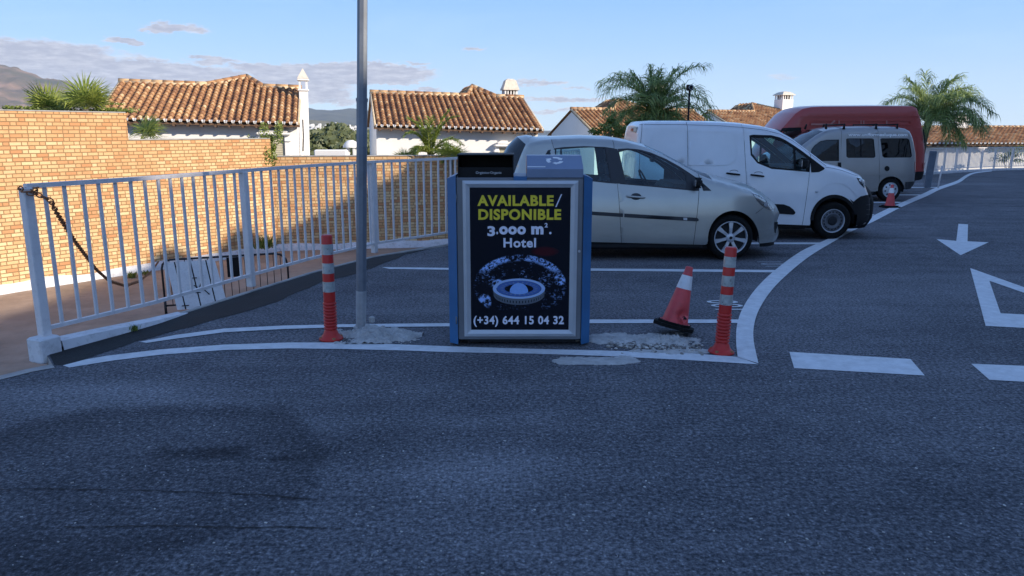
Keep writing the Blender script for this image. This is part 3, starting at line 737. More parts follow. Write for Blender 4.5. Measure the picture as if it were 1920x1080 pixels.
# ------------------------------------------------------------------ apartment building out of frame on the right: it throws the shade
XB = 33.0
def shp(p):   # point -> where the sun ray through it meets the plane x = XB
    s = (XB-p.x)/sdir.x; return (p.y+sdir.y*s, p.z+sdir.z*s)
w0 = shp(PD(520, 440, B.y)); w1 = shp(PD(828, 300, B.y+.9)); g_ = shp(G(60, 600, ZL)); hb = shp(PD(335, 470, 18.3)); hb2 = shp(PD(450, 452, 20.4)); fe = shp(PD(1768, 300, 45.0))
ww = [shp(PD(x, y, B.y+.5)) for x, y in ((600, 395), (700, 345))]
print('shade', w0, w1, g_, hb, hb2, fe, ww)
ab = thing('apartment_building', (XB, -5, 0), 'white apartment block along the road on the right, out of frame', 'building')
f0 = shp(Vector((FL[0].x-.2, FL[0].y, 1.4)))
wl = lambda x, y: shp(PD(x, y, onpx(x, A, dAB).y))
prof = [(-45, f0[1]+.3), (f0[0]+.6, f0[1]+.3), (f0[0]+1.2, shp(G(0, 592, ZL))[1])]+[shp(G(*q, ZL)) for q in ((0, 592), (60, 577), (120, 556), (200, 524))]+[wl(*q) for q in ((262, 503), (275, 486), (288, 473), (303, 467), (322, 468), (340, 476), (352, 484), (372, 484), (392, 479), (408, 462), (424, 441), (438, 430), (450, 427), (464, 430), (480, 440), (496, 452))]+[(w0[0]-.15, w0[1]-.06), (w0[0], w0[1]), (ww[0][0], ww[0][1]), (ww[1][0], ww[1][1]), (w1[0], w1[1]), (w1[0]+.05, w1[1]+.25), (9.8, w1[1]+.1), (9.8, 14.4), (15, 14.1), (19, 11.0), (fe[0], 8.2)]  # roofline shaped from where the shade edge should fall
prof = sorted(prof, key=lambda q: q[0])
i_ = max(i for i, q in enumerate(prof) if q[0] < 24); tail = [(30, 8.0), (30, 5.0), (fe[0], 4.7)]; prof = prof[:i_+1]+[(30, 8.0)]
mb = MB(); mb.prism([(30.01, 5.0), (fe[0], 4.7), (fe[0], -3), (30.01, -3)], .5, lambda y, z, h: (XB+h, y, z)); mb.build('shade_wall', M_['white_wall'], ab, fix=True)  # thin unseen wall, added to cut the shade edge on the far wall
mb = MB(); Dp = 9
bot = [(30, -3), (-45, -3)]
mb.prism(prof+bot, Dp, lambda y, z, h: (XB+h, y, z)); mb.build('walls', M_['white_wall'], ab, fix=True)
for zf_ in (1.2, 4.2, 7.2, 10.2, 13.2):
    for y in range(-42, 30, 4):
        if zf_+1.6 > (16 if y < 8 else 13 if y < 14 else 8): continue
        mb = MB(); mb.box((XB-.03, y, zf_+.8), (.10, 1.5, 1.3)); mb.box((XB-.05, y, zf_+.1), (.2, 1.7, .06)); mb.build('window', M_['glass_dark'] if 0 else M_['dark'], ab)
for (q, wd, hh) in ():
    mb = MB(); base = 16.0; mb.box((XB+1.0, q[0], (q[1]+base)/2-.2), (1.0, wd, q[1]-base+.6)); mb.build('chimney', M_['white_wall'], ab)

# ------------------------------------------------------------------ houses
SCALE = 1.0
def tile_rows(mb, T, u0, u1, s0, topfn, pitch=.235, expo=.31, seed=0, r=.068, cap=True):
    """T(u,s,n) -> point. columns of half-round clay tiles laid up the slope"""
    rs = random.Random(seed); n = int((u1-u0)/pitch); pitch = (u1-u0)/n
    for c in range(n):
        u = u0+pitch*(c+.5); top = topfn(u); wob = rs.uniform(-.012, .012); s = s0-.05+rs.uniform(-.01, .01)
        while s < top-.05:
            e = min(s+expo+.06, top); tint = min(1, max(0, rs.gauss(.55, .2))); w = wob+rs.uniform(-.008, .008)
            A_, B_ = [], []
            for k in range(7):
                a = pi*k/6
                A_.append(mb.vv(T(u+w+r*1.1*cos(a), s, .055+r*1.25*sin(a)))); B_.append(mb.vv(T(u+wob+r*.82*cos(a), e, .02+r*1.05*sin(a))))
            for k in range(6): mb.face((A_[k], A_[k+1], B_[k+1], B_[k]), tint=tint, smooth=True)
            mb.face(A_[::-1], tint=tint*.6)
            s += expo
        # channel tile between columns
        uc = u+pitch/2; s = s0
        while s < min(top, topfn(uc))-.05 and c < n-1:
            e = min(s+expo+.04, min(top, topfn(uc))); tint = min(1, max(0, rs.gauss(.22, .12))); A_, B_ = [], []
            for k in range(4):
                a = pi+pi*k/3
                A_.append(mb.vv(T(uc+.075*cos(a), s, .045+.04*sin(a)))); B_.append(mb.vv(T(uc+.075*cos(a), e, .03+.04*sin(a))))
            for k in range(3): mb.face((A_[k], A_[k+1], B_[k+1], B_[k]), tint=tint, smooth=True)
            s += expo
def house(px, py, Y, ang, W, run, rise, label, roll=0, peak=None, chim=None, fx=(), seed=1, pitch=.235, hoods=(), deep=2.6, soffit='dark', chim_big=False, winy=None, gable_l=True):
    o = PD(px, py, Y); a = radians(ang)
    Mh = Matrix.Translation(o) @ Matrix.Rotation(a, 4, 'Z') @ Matrix.Rotation(roll, 4, 'Y')
    root = thing('tiled_house', o, label, 'house', 'tiled houses below the car park')
    sl = sqrt(run*run+rise*rise); du, dn = Vector((0, run/sl, rise/sl)), Vector((0, -rise/sl, run/sl))
    T = lambda u, s, n: Mh @ (Vector((u, 0, 0))+du*s+dn*n)
    L = lambda x, y, z: Mh @ Vector((x, y, z))
    def topfn(u):
        t = sl
        if peak:
            x0, xp, x1, hp = peak; hs = hp/rise*sl
            if x0 < u < xp: t = sl+hs*(u-x0)/(xp-x0)
            elif xp <= u < x1: t = sl+hs*(x1-u)/(x1-xp)
        return t
    # walls with gables
    wy = .55; th = W-.12; B0 = 2*run-wy; zt = lambda y: min(y, 2*run-y)*rise/run-.10
    mb = MB(); x0, x1 = .10, W-.10
    for x in (x0, x1):
        mb.poly([L(x, wy, -deep-1.5), L(x, B0, -deep-1.5), L(x, B0, zt(B0)), L(x, run, zt(run)), L(x, wy, zt(wy))])
    mb.poly([L(x0, wy, -deep-1.5), L(x1, wy, -deep-1.5), L(x1, wy, zt(wy)), L(x0, wy, zt(wy))]); mb.poly([L(x0, B0, -deep-1.5), L(x1, B0, -deep-1.5), L(x1, B0, zt(B0)), L(x0, B0, zt(B0))])
    mb.build('walls', M_['white_wall'], root, fix=True)
    # roof
    mb = MB(); tile_rows(mb, T, .05, W-.05, 0, topfn, pitch=pitch, seed=seed)
    base = [(0, .02), (W, .02), (W, sl)]+([(peak[2], sl), (peak[1], topfn(peak[1])), (peak[0], sl)] if peak else [])+[(0, sl)]
    mb.poly([T(u, s, .0) for u, s in base], tint=.2)
    mb.poly([T(u, s, -.05) for u, s in base][::-1], tint=.2)
    Tb = lambda u, s, n: Mh @ (Vector((u, 2*run, 0))+Vector((0, -run/sl, rise/sl))*s+Vector((0, rise/sl, run/sl))*n)
    mb.poly([Tb(0, 0, 0), Tb(W, 0, 0), Tb(W, sl, 0), Tb(0, sl, 0)], tint=.5)
    tile_rows(mb, Tb, .05, W-.05, 0, lambda u: sl, pitch=pitch*2, seed=seed+9, r=.11, expo=.6)
    if peak:   # cross roof running back from the peak
        x0p, xp, x1p, hp = peak; zp = rise+hp; back = 3.4; yf = run*(1+hp/rise)
        tl = []
        for (xa, sg) in ((x0p, -1), (x1p, 1)):
            a1, b1 = Vector((xa, run, rise)), Vector((xp, yf, zp)); a2, b2 = Vector((xa, run+back, rise)), Vector((xp, run+back+.4, zp))
            mb.poly([Mh @ a1, Mh @ b1, Mh @ b2, Mh @ a2], tint=.3)
            k = 9
            for i in range(k):
                p = a1.lerp(a2, (i+.5)/k)+Vector((0, 0, .05)); q = Vector((xp, max(p.y, yf), zp+.05))
                m_ = 4
                for j in range(m_): mb.ringtube([Mh @ p.lerp(q, j/m_), Mh @ p.lerp(q, (j+1.1)/m_)], [.085, .065], 6, caps=True, tint=random.random())
    mb.build('roof', M_['tile'], root)
    # ridge: mortar bed and ridge tiles
    mb = MB(); rp = [(0, sl), (peak[0], sl)] if peak else [(0, sl), (W, sl)]
    segs = [((0, sl), (peak[0], sl)), ((peak[0], sl), (peak[1], topfn(peak[1]))), ((peak[1], topfn(peak[1])), (peak[2], sl)), ((peak[2], sl), (W, sl))] if peak else [((0, sl), (W, sl))]
    for (a1, b1) in segs:
        pa, pb = T(*a1, .06), T(*b1, .06); Ld = (pb-pa).length; k = max(1, int(Ld/.36))
        for i in range(k): mb.ringtube([pa.lerp(pb, i/k), pa.lerp(pb, (i+1.08)/k)], [.10, .088], 8, tint=min(1, max(.1, random.gauss(.62, .2))))
    mb.build('ridge_tiles', M_['tile'], root)
    mb = MB()
    for (a1, b1) in segs:
        pa, pb = T(a1[0], a1[1]-.05, .03), T(b1[0], b1[1]-.05, .03); mb.ringtube([pa, pb], .085, 6)
    for x in (.03, W-.03): mb.ringtube([T(x, 0, .02), T(x, sl, .02)], .05, 6)
    mb.build('mortar_bed', M_['cream'], root)
    # eave: white mortar fillets + timber
    mb = MB(); n = int((W-.1)/pitch); pt = (W-.1)/n
    for c in range(n):
        u = .05+pt*(c+.5)
        for sg in (-1, 1):
            q = [T(u+sg*.055, -.075, .085), T(u+sg*.105, -.075, .08), T(u+sg*.115, -.07, .02), T(u+sg*.09, -.075, .005)]; q2 = [p+Vector((0, 0, 0))+(T(0, .1, 0)-T(0, 0, 0)) for p in q]
            i = [mb.vv(p) for p in q+q2]
            for f in ((0, 1, 2, 3), (0, 4, 5, 1), (1, 5, 6, 2), (2, 6, 7, 3), (3, 7, 4, 0)): mb.face([i[j] for j in f])
    mb.build('eave_mortar', M_['white_wall'], root, fix=True)
    mb = MB()
    i = [mb.vv(p) for p in (L(0, .02, -.10), L(W, .02, -.10), L(W, wy, -.10), L(0, wy, -.10), L(0, .02, -.02), L(W, .02, -.02), L(W, wy+.02, .14), L(0, wy+.02, .14))]
    for f in ((0, 1, 2, 3), (4, 7, 6, 5), (0, 4, 5, 1), (1, 5, 6, 2), (3, 2, 6, 7), (0, 3, 7, 4)): mb.face([i[j] for j in f])
    for k in range(int(W/.45)): mb.box(Mh @ Vector((.2+k*.45, .2, -.13)), (.07, .36, .06), M=Mh.to_3x3())
    mb.build('eave_board', M_['woodd'], root)
    for (xw, wh, zz) in hoods:      # hooded window
        mb = MB(); mb.box(L(xw, wy-.14, zz+.1), (wh+.5, .34, .10), M=Mh.to_3x3(), bev=.04); mb.box(L(xw, wy-.16, zz+.19), (wh+.3, .3, .09), M=Mh.to_3x3(), bev=.04)
        for s_ in (-1, 1): mb.box(L(xw+s_*(wh/2+.1), wy-.07, zz-.75), (.16, .14, 1.6), M=Mh.to_3x3(), bev=.01); mb.box(L(xw+s_*(wh/2+.13), wy-.10, zz-.12), (.24, .20, .10), M=Mh.to_3x3(), bev=.02)
        wn = mb.build('window_surround', M_['white_wall'], root)
        mb = MB(); mb.box(L(xw, wy-.01, zz-.75), (wh, .03, 1.5), M=Mh.to_3x3())
        for s_ in (-1, 1):
            mb.box(L(xw+s_*wh*.25, wy-.04, zz-.75), (wh*.46, .03, 1.46), M=Mh.to_3x3(), bev=.004)
            for k in range(22): mb.box(L(xw+s_*wh*.25, wy-.062, zz-.1-k*.064), (wh*.36, .02, .03), M=Mh.to_3x3() @ Matrix.Rotation(.5, 3, 'X'))
        mb.build('shutter', M_['shutter'], root)
    if chim:
        kind, cx, cy, cz, wd, ht = chim
        mb = MB()
        if kind == 'tower':
            mb.box(L(cx, cy, (cz-4.5)/2+.0), (wd, wd*1.2, cz+4.5), M=Mh.to_3x3(), bev=.01); ch = mb.build('chimney', M_['white_wall'], root)
            # lantern
            mb = MB(); z = cz
            mb.box(L(cx, cy, z+.03), (wd*1.28, wd*1.5, .07), M=Mh.to_3x3(), bev=.02)
            for sx_ in (-1, 1):
                for sy_ in (-1, 1): mb.box(L(cx+sx_*wd*.38, cy+sy_*wd*.46, z+.22), (wd*.2, wd*.22, .32), M=Mh.to_3x3())
            mb.box(L(cx, cy, z+.41), (wd*1.36, wd*1.6, .07), M=Mh.to_3x3(), bev=.02); mb.build('lantern', M_['white_wall'], ch)
            mb = MB(); b_ = [L(cx+sx_*wd*.66, cy+sy_*wd*.78, z+.45) for sx_, sy_ in ((-1, -1), (1, -1), (1, 1), (-1, 1))]; tp = L(cx, cy, z+.85)
            for i in range(4): mb.poly([b_[i], b_[(i+1) % 4], tp])
            mb.build('cap', M_['creamw'], ch)
        else:
            mb.box(L(cx, cy, cz-.2), (wd, wd, .9), M=Mh.to_3x3(), bev=.01); ch = mb.build('chimney', M_['white_wall'], root)
            mb = MB(); z = cz+.25
            for k in range(5):
                for s_ in (-1, 1):
                    mb.box(L(cx-wd/2+wd*(k+.0)/4*.9+wd*.05, cy+s_*wd*.43, z+.16), (.055, .07, .32), M=Mh.to_3x3()); mb.box(L(cx+s_*wd*.43, cy-wd/2+wd*k/4*.9+wd*.05, z+.16), (.07, .055, .32), M=Mh.to_3x3())
            mb.build('lantern', M_['white_wall'], ch)
            mb = MB(); mb.box(L(cx, cy, z+.16), (wd*.7, wd*.7, .3), M=Mh.to_3x3()); mb.build('flue', M_['dark'], ch)
            mb = MB(); zz = [(.62, .30), (.60, .36), (.50, .52), (.40, .72), (.22, .80) if not chim_big else (.1, .5)]
            if chim_big: zz = [(.60, .30), (.58, .36), (.35, .52), (.12, .58)]
            rr = [[mb.vv(L(cx+sx_*wd*q[0], cy+sy_*wd*q[0], z+q[1])) for sx_, sy_ in ((-1, -1), (1, -1), (1, 1), (-1, 1))] for q in zz]
            for r0, r1 in zip(rr, rr[1:]):
                for i in range(4): mb.face((r0[i], r0[(i+1) % 4], r1[(i+1) % 4], r1[i]))
            mb.face(rr[-1]); mb.face(rr[0][::-1]); mb.build('cap', M_['creamw'], ch)
    return root, L
M_['mould_'] = simple('dark_pipe', (.08, .07, .07), .7)
M_['woodd'] = simple('eave_timber', (.13, .075, .045), .85, var=.3, vscale=12)
M_['shutter'] = simple('cream_shutter_paint', (.52, .48, .36), .7, var=.08)
M_['creamw'] = simple('limewash_cap', (.66, .60, .50), .9, var=.15, vscale=8)
h1, L1 = house(176, 224, 25.6, 14, 6.62, 3.7, 1.42, 'white house with barrel tile roof and tall square chimney behind the brick wall', roll=.022,
      peak=(3.1, 4.5, 5.2, .42), chim=('tower', 6.74, 2.6, 1.28, .33, 1), seed=3, hoods=((5.7, .7, -.45),))
h2, L2 = house(702, 237, 29.5, 13, 6.78, 3.7, 1.42, 'white house with shuttered window and rounded rooftop chimney, directly above the bin', roll=.022,
      peak=(4.25, 4.68, 5.55, .48), chim=('dome', 6.28, 4.2, 1.22, .60, 1), seed=5, hoods=((5.45, .8, -.75),))
h3, L3 = house(1120, 256, 38.5, 17, 7.6, 3.8, 1.42, 'cream gabled house with orange tiles behind the palm and the white van', peak=(2.6, 3.6, 4.9, .6), chim=('dome', 5.6, 4.4, 1.9, .62, 1), seed=8, roll=.0)
h4, L4 = house(1392, 248, 50, 19, 9.2, 4.2, 1.42, 'distant tiled house with a pale roof chimney between the white van and the red van', peak=(3.9, 5.0, 6.9, .62), chim=('dome', 6.9, 4.8, 2.1, .95, 1), seed=9, chim_big=True)
h6, L6 = house(1610, 270, 44.5, 3, 19, 4.3, .95, 'long low tiled building behind the far right railing', chim=('dome', 8.7, 4.2, 1.0, .75, 1), seed=12, chim_big=True, pitch=.25, deep=1.2)
mb = MB(); a_, b2_ = PD(567.5, 224, 25.9), PD(568, 284, 25.9); mb.ringtube([a_, a_.lerp(b2_, .5)+Vector((.02, 0, 0)), b2_], .025, 6); mb.build('drain_pipe', M_['mould_'], h1)
# low white parapet and small domed vent right of the tall chimney
pw = PD(585, 292, 26.5); e = PD(655, 292, 27.2); zt_ = PD(600, 281, 26.5).z
mb = MB(); mb.box(((pw.x+e.x)/2, 26.9, (zt_-4)/2), (e.x-pw.x, .3, zt_+4), bev=.04); tag(mb.build('parapet_wall', M_['white_wall']), 'low white parapet wall between the first two tiled houses', 'wall')
c = PD(659, 292, 28); vt = thing('roof_vent', c, 'small white domed chimney vent beside the lamp pole', 'chimney')
mb = MB()
for i in range(4): a = pi/4+i*pi/2; mb.box((c.x+.17*cos(a), c.y+.17*sin(a), c.z+.1), (.07, .07, .42))
mb.box((c.x, c.y, c.z-.6), (.36, .36, 1.0)); mb.build('shaft', M_['white_wall'], vt)
mb = MB(); mb.lathe([(.30, c.z+.30), (.29, c.z+.38), (.2, c.z+.5), (.1, c.z+.56), (0.001, c.z+.57)], 16, (c.x, c.y, 0)); mb.build('dome', M_['white_wall'], vt)

# ------------------------------------------------------------------ hills, town, far wood
def ridge(name, pts, D, depth, mat, bot=-26, seed=0, n=90):
    mb = MB(); P = [PD(x, y, D) for x, y in pts]; rows = []
    for i in range(n+1):
        u = i/n*(len(P)-1); k = min(int(u), len(P)-2); p = P[k].lerp(P[k+1], u-k); row = []
        for j in range(12):
            v = j/11; hh = p.z*(1-v)**.9+bot*(1-(1-v)**.9); q = Vector((p.x*(1-v*depth/D*.5), D-v*depth, 0))
            nz = noise.fractal(Vector((q.x/D*16+seed, q.y/D*16, seed)), .8, 2.1, 5)
            z = hh+nz*(p.z-bot)*.16*min(1, v*5+.12*0) if j else p.z*(1+.05*noise.fractal(Vector((q.x/D*60, seed, 1)), .8, 2, 4))
            row.append(mb.vv((q.x, q.y, max(z, bot-2))))
        rows.append(row)
    for a, b in zip(rows, rows[1:]):
        for j in range(11): mb.face((a[j], b[j], b[j+1], a[j+1]), smooth=True)
    return struct(mb.build(name, mat))
def hill_mat(name, a, b, c, sc):
    m, t, bs = newmat(name); P = t.geo(); n = t.noise(P, sc, 8, .65)
    t.l.new(t.ramp(n, [(.3, a), (.5, b), (.7, c)]), bs.inputs[0]); bs.inputs['Roughness'].default_value = 1; return m
ridge('mountain', [(-260, 60), (-120, 95), (-40, 112), (0, 120), (45, 132), (85, 146), (120, 152), (160, 172), (200, 190), (250, 215), (330, 240)], 6000, 2600, hill_mat('mountain_rock', (.05, .07, .04), (.15, .12, .09), (.40, .25, .18), .0022), seed=2)
ridge('hills', [(300, 244), (420, 225), (520, 205), (565, 200), (590, 205), (620, 207), (655, 203), (700, 208), (780, 222), (860, 236), (980, 243), (1025, 245), (1060, 245), (1100, 247)], 9500, 3800, hill_mat('far_hill', (.04, .06, .06), (.07, .09, .08), (.12, .13, .11), .0016), seed=5)
ridge('foothills', [(380, 243), (480, 232), (560, 224), (600, 226), (640, 231), (690, 240), (760, 245)], 3200, 1500, hill_mat('foothill_scrub', (.08, .09, .05), (.16, .15, .09), (.3, .26, .18), .006), seed=8)
mb = MB(); mb.box((0, 0, .5), (1, 1, 1)); mb.box((.2, 0, 1.1), (.5, .8, .3)); town = None
for i in range(46):
    px = rnd(575, 668); py = 247-rnd(3, 17)*(1-abs(px-600)/170); p = PD(px, py, rnd(2350, 2500)); s = rnd(6, 15)
    if town is None: town = mb.build('distant_building', M_['white_wall']); o = town
    else: o = town.copy(); COL.objects.link(o)
    o.location = p-Vector((0, 0, 4)); o.scale = (s, 8, rnd(4, 8)); tag(o, 'tiny white building in the distant town below the blue hills', 'building', 'white town on the far slope')

# ------------------------------------------------------------------ vegetation
M_['frond'] = leaf_mat('palm_frond', (.10, .17, .06), (.46, .54, .17)); M_['frond_dry'] = leaf_mat('frond_grey', (.12, .13, .06), (.32, .30, .14))
M_['fan'] = leaf_mat('fan_palm_leaf', (.10, .17, .03), (.42, .46, .10)); M_['bushleaf'] = leaf_mat('shrub_leaf', (.05, .10, .015), (.28, .33, .07))
M_['trunk'] = simple('palm_trunk', (.16, .13, .10), .95, var=.3, vscale=8, bump=.8, bscale=14); M_['pine'] = leaf_mat('pine_foliage', (.06, .085, .035), (.20, .22, .10))
def frond(mb, base, az_, el_, L, droop, rs, nleaf=46, ll=.42, hang=.6, wid=.018, dead=0):
    d = Vector((cos(az_)*cos(el_), sin(az_)*cos(el_), sin(el_))); p = Vector(base); pts = [p.copy()]; N_ = 14
    for i in range(N_):
        d = (d+Vector((0, 0, -droop*(.35+i/N_)/N_*2))).normalized(); p = p+d*L/N_; pts.append(p.copy())
    mb.ringtube(pts, [max(.004, .034*(1-i/N_)) for i in range(N_+1)], 4, caps=False, tint=.75)
    for i in range(nleaf):
        u = .12+.88*i/nleaf; k = u*N_; j = min(int(k), N_-1); q = pts[j].lerp(pts[j+1], k-j); t_ = (pts[j+1]-pts[j]).normalized()
        sd = t_.cross(Vector((0, 0, 1))); sd = sd.normalized() if sd.length > .05 else Vector((1, 0, 0)); l = ll*(1-.75*abs(u-.45)**1.6)*rs.uniform(.8, 1.15)
        for s_ in (-1, 1):
            dr = (sd*s_*rs.uniform(.6, 1)+t_*rs.uniform(.3, .8)+Vector((rs.uniform(-.3, .3), rs.uniform(-.3, .3), rs.uniform(-.1, .55)))).normalized()
            m1 = q+dr*l*.5; d2 = (dr+Vector((0, 0, -hang*rs.uniform(.7, 1.6)))).normalized(); m2 = m1+d2*l*.3; d3 = (d2+Vector((0, 0, -hang*1.5))).normalized(); e_ = m2+d3*l*.3
            wv = dr.cross(Vector((rs.uniform(-1, 1), rs.uniform(-1, 1), 1))).normalized()*wid; tn = rs.random()**1.3
            i0 = [mb.vv(x) for x in (q-wv*.6, q+wv*.6, m1+wv, m1-wv, m2+wv*.7, m2-wv*.7, e_)]
            mb.face((i0[0], i0[1], i0[2], i0[3]), tint=tn); mb.face((i0[3], i0[2], i0[4], i0[5]), tint=tn); mb.face((i0[5], i0[4], i0[6]), tint=tn)
def palm(name, px, pyt, Y, fr, label, trunkz=-3, tr=.11, ll=.42, seed=1, cat='palm tree', mat='frond', wid=.018, hang=.6, nleaf=46, trx=0):
    c = PD(px, pyt, Y); rs = random.Random(seed); root = thing(name, (c.x, c.y, trunkz), label, cat)
    mb = MB(); k = 14
    mb.ringtube([(c.x+trx*(1-i/k)+.02*sin(i), c.y, trunkz+(c.z-trunkz)*i/k) for i in range(k+1)], [tr*(1.15-.35*i/k+.06*(i % 2)) for i in range(k+1)], 12); mb.build('trunk', M_['trunk'], root)
    for (a, e_, L, dr) in fr:
        mb = MB(); frond(mb, c+Vector((cos(radians(a))*.05, sin(radians(a))*.05, rs.uniform(-.1, .1))), radians(a), radians(e_), L, dr, rs, nleaf=nleaf, ll=ll, wid=wid, hang=hang)
        mb.build('frond', M_[mat], root)
    return root
rs = random.Random(4)
# a: 0 = right, 180 = left, 90 = away, 270 = towards the camera
def fset(lst): return [(a+rs.uniform(-8, 8), e_+rs.uniform(-4, 4), L*rs.uniform(.80, .92), d) for a, e_, L, d in lst]
palm('queen_palm', 1226, 215, 24, fset([(180, 66, 2.5, 1.25), (165, 76, 2.2, 1.1), (195, 56, 2.3, 1.3), (185, 44, 2.0, 1.2), (175, 30, 1.5, 1.2), (0, 68, 2.6, 1.1), (15, 60, 2.4, 1.1), (350, 50, 2.2, 1.3), (-8, 36, 2.3, 1.1), (10, 24, 1.7, 1.2), (90, 80, 1.5, 1.0), (270, 72, 1.6, 1.2), (240, 60, 1.7, 1.4), (300, 58, 1.7, 1.4), (230, 25, 1.2, 1.6), (310, 20, 1.2, 1.6), (120, 62, 1.8, 1.3), (60, 62, 1.8, 1.3), (270, 0, .9, 1.6), (200, 8, 1.1, 1.5), (340, 8, 1.1, 1.5), (290, -25, .9, 1.2), (250, -25, .9, 1.2), (180, -35, .8, .9), (0, -35, .8, .9), (170, 84, 1.5, .5), (10, 84, 1.6, .5), (270, 86, 1.3, .4), (180, 72, 1.7, .8), (0, 76, 1.8, .7)]),
     'green queen palm with arching fronds behind the white van', ll=.66, seed=2, nleaf=62, wid=.011, hang=.75)
palm('queen_palm', 1741, 226, 33, fset([(178, 64, 2.7, 1.35), (190, 74, 2.6, 1.2), (170, 50, 2.3, 1.4), (185, 36, 1.9, 1.4), (100, 84, 2.5, .7), (150, 80, 2.5, .9), (0, 70, 3.0, 1.2), (10, 60, 3.0, 1.2), (-8, 48, 3.1, 1.2), (5, 36, 2.9, 1.1), (-12, 24, 2.9, .8), (350, 14, 2.6, .7), (-5, 78, 2.7, 1.1), (270, 70, 2.4, 1.4), (300, 62, 2.6, 1.4), (320, 42, 2.5, 1.4), (250, 46, 1.9, 1.6), (60, 60, 2.5, 1.2), (120, 60, 2.2, 1.4), (215, 24, 1.6, 1.6), (340, 4, 1.9, 1.2), (300, 10, 1.6, 1.6), (280, 40, 2.0, 1.6), (310, 65, 2.5, 1.3), (20, 50, 2.8, 1.2), (30, 72, 2.6, 1.1)]),
     'wind blown palm leaning right above the rear of the red van', ll=.85, seed=5, nleaf=72, tr=.17, hang=.9, wid=.013, trunkz=-1, trx=-.45)
palm('young_palm', 806, 288, 24, fset([(170, 82, 1.4, .8), (200, 76, 1.4, 1.0), (185, 66, 1.2, 1.3), (80, 86, 1.4, .6), (0, 80, 1.6, .8), (15, 72, 1.7, 1.1), (340, 60, 1.4, 1.3), (270, 74, 1.1, 1.2), (10, 50, 1.2, 1.4), (240, 45, 1.0, 1.5), (200, 35, 1.0, 1.4), (-5, 30, 1.1, 1.4), (320, 20, 1.0, 1.2), (220, 15, .9, 1)]),
     'young feathery palm in front of the middle white house', ll=.30, seed=7, nleaf=80, mat='fan', tr=.07, wid=.010, hang=.3)
def fanleaf(mb, c, az_, el_, R_, rs, stem=.5):
    d = Vector((cos(az_)*cos(el_), sin(az_)*cos(el_), sin(el_))); b0 = Vector(c); hub = b0+d*stem; sd = d.cross(Vector((0, 0, 1))).normalized(); up = sd.cross(d)
    mb.ringtube([b0, hub], .008, 4, caps=False, tint=.8); tn0 = rs.random()
    for k in range(19):
        a = radians(-118+236*k/18); dr = (d*cos(a)+sd*sin(a)+up*rs.uniform(-.05, .18)).normalized(); l = R_*rs.uniform(.85, 1.08); m1 = hub+dr*l*.6; e_ = m1+(dr+Vector((0, 0, -.55*rs.random()))).normalized()*l*.4
        wv = dr.cross(up).normalized()*.016; i0 = [mb.vv(x) for x in (hub-wv*.4, hub+wv*.4, m1+wv, m1-wv, e_)]; tn = min(1, max(0, tn0*.6+rs.random()*.4))
        mb.face((i0[0], i0[1], i0[2], i0[3]), tint=tn); mb.face((i0[3], i0[2], i0[4]), tint=tn)
def fanpalm(px, py, Y, n, R_, label, seed, stem=.5, elr=(10, 85), azr=(0, 360), zb=-2):
    c = PD(px, py, Y); rs = random.Random(seed); root = thing('fan_palm', (c.x, c.y, zb), label, 'palm')
    mb = MB(); mb.ringtube([(c.x, c.y, zb), (c.x, c.y, c.z)], .08, 8); mb.build('trunk', M_['trunk'], root)
    mb = MB()
    for i in range(n): fanleaf(mb, c, radians(rs.uniform(*azr)), radians(rs.uniform(*elr)), R_*rs.uniform(.8, 1.15), rs, stem*rs.uniform(.7, 1.2))
    mb.build('crown', M_['fan'], root)
fanpalm(160, 205, 20.3, 26, .62, 'bright green fan palm rising above the tallest part of the brick wall', 3, stem=.35)
fanpalm(90, 210, 21, 20, .58, 'darker fan palm behind the brick wall near the left edge', 4, stem=.3)
fanpalm(262, 264, 22.5, 12, .6, 'fan palm leaves poking over the brick wall under the left house eave', 6, stem=.45, elr=(5, 60), azr=(-40, 80))
fanpalm(845, 298, 22.8, 14, .42, 'low dark fan palm at the end of the brick wall', 9, stem=.3, elr=(0, 75))
fanpalm(765, 305, 24.2, 7, .35, 'small straggly fan palm beside the young feathery palm', 10, stem=.25, elr=(5, 70))
def shrub(name, cx, cy, Y, rx, rz, n, label, seed, mat='bushleaf', leaf=.05, cat='shrub', ry=None, clumps=9, kind=None, zb=None):
    c = PD(cx, cy, Y); rs = random.Random(seed); mb = MB(); ry = ry or rx
    cl_ = [(Vector((rs.gauss(0, .42)*rx, rs.gauss(0, .42)*ry, rs.gauss(0, .42)*rz)), rs.uniform(.22, .5)) for _ in range(clumps)]
    for i in range(n):
        q, r = rs.choice(cl_); v = Vector((rs.gauss(0, 1), rs.gauss(0, 1), rs.gauss(0, 1))).normalized()*rs.random()**.45
        p = c+q+Vector((v.x*rx*r, v.y*ry*r, v.z*rz*r)); a = Vector((rs.gauss(0, 1), rs.gauss(0, 1), rs.gauss(0, 1))).normalized(); b_ = a.orthogonal().normalized()*leaf*rs.uniform(.6, 1.3); a = a*leaf*rs.uniform(1, 2)
        mb.poly([p-b_*.7, p+a*.6-b_*.1, p+b_*.7, p-a*.6], tint=min(1, max(0, rs.random()*.8+v.z*.2+.1)))
    if kind: return tag(mb.build(name, M_[mat]), label, cat, kind=kind)
    zb = zb if zb is not None else c.z-2; root = thing(name, (c.x, c.y, zb), label, cat); mb.build('foliage', M_[mat], root)
    mb = MB(); 
    for i in range(4): mb.ringtube([(c.x, c.y, zb), (c.x+rs.uniform(-.1, .1), c.y, (zb+c.z)/2), tuple(c+Vector((rs.uniform(-.5, .5)*rx, 0, rs.uniform(-.2, .5)*rz)))], [.03, .022, .008], 6)
    mb.build('stem', M_['trunk'], root)
shrub('shrub', 503, 264, 22.6, .34, .60, 1900, 'leafy climbing shrub at the step of the brick wall, in front of the left house', 2, leaf=.036, clumps=16)
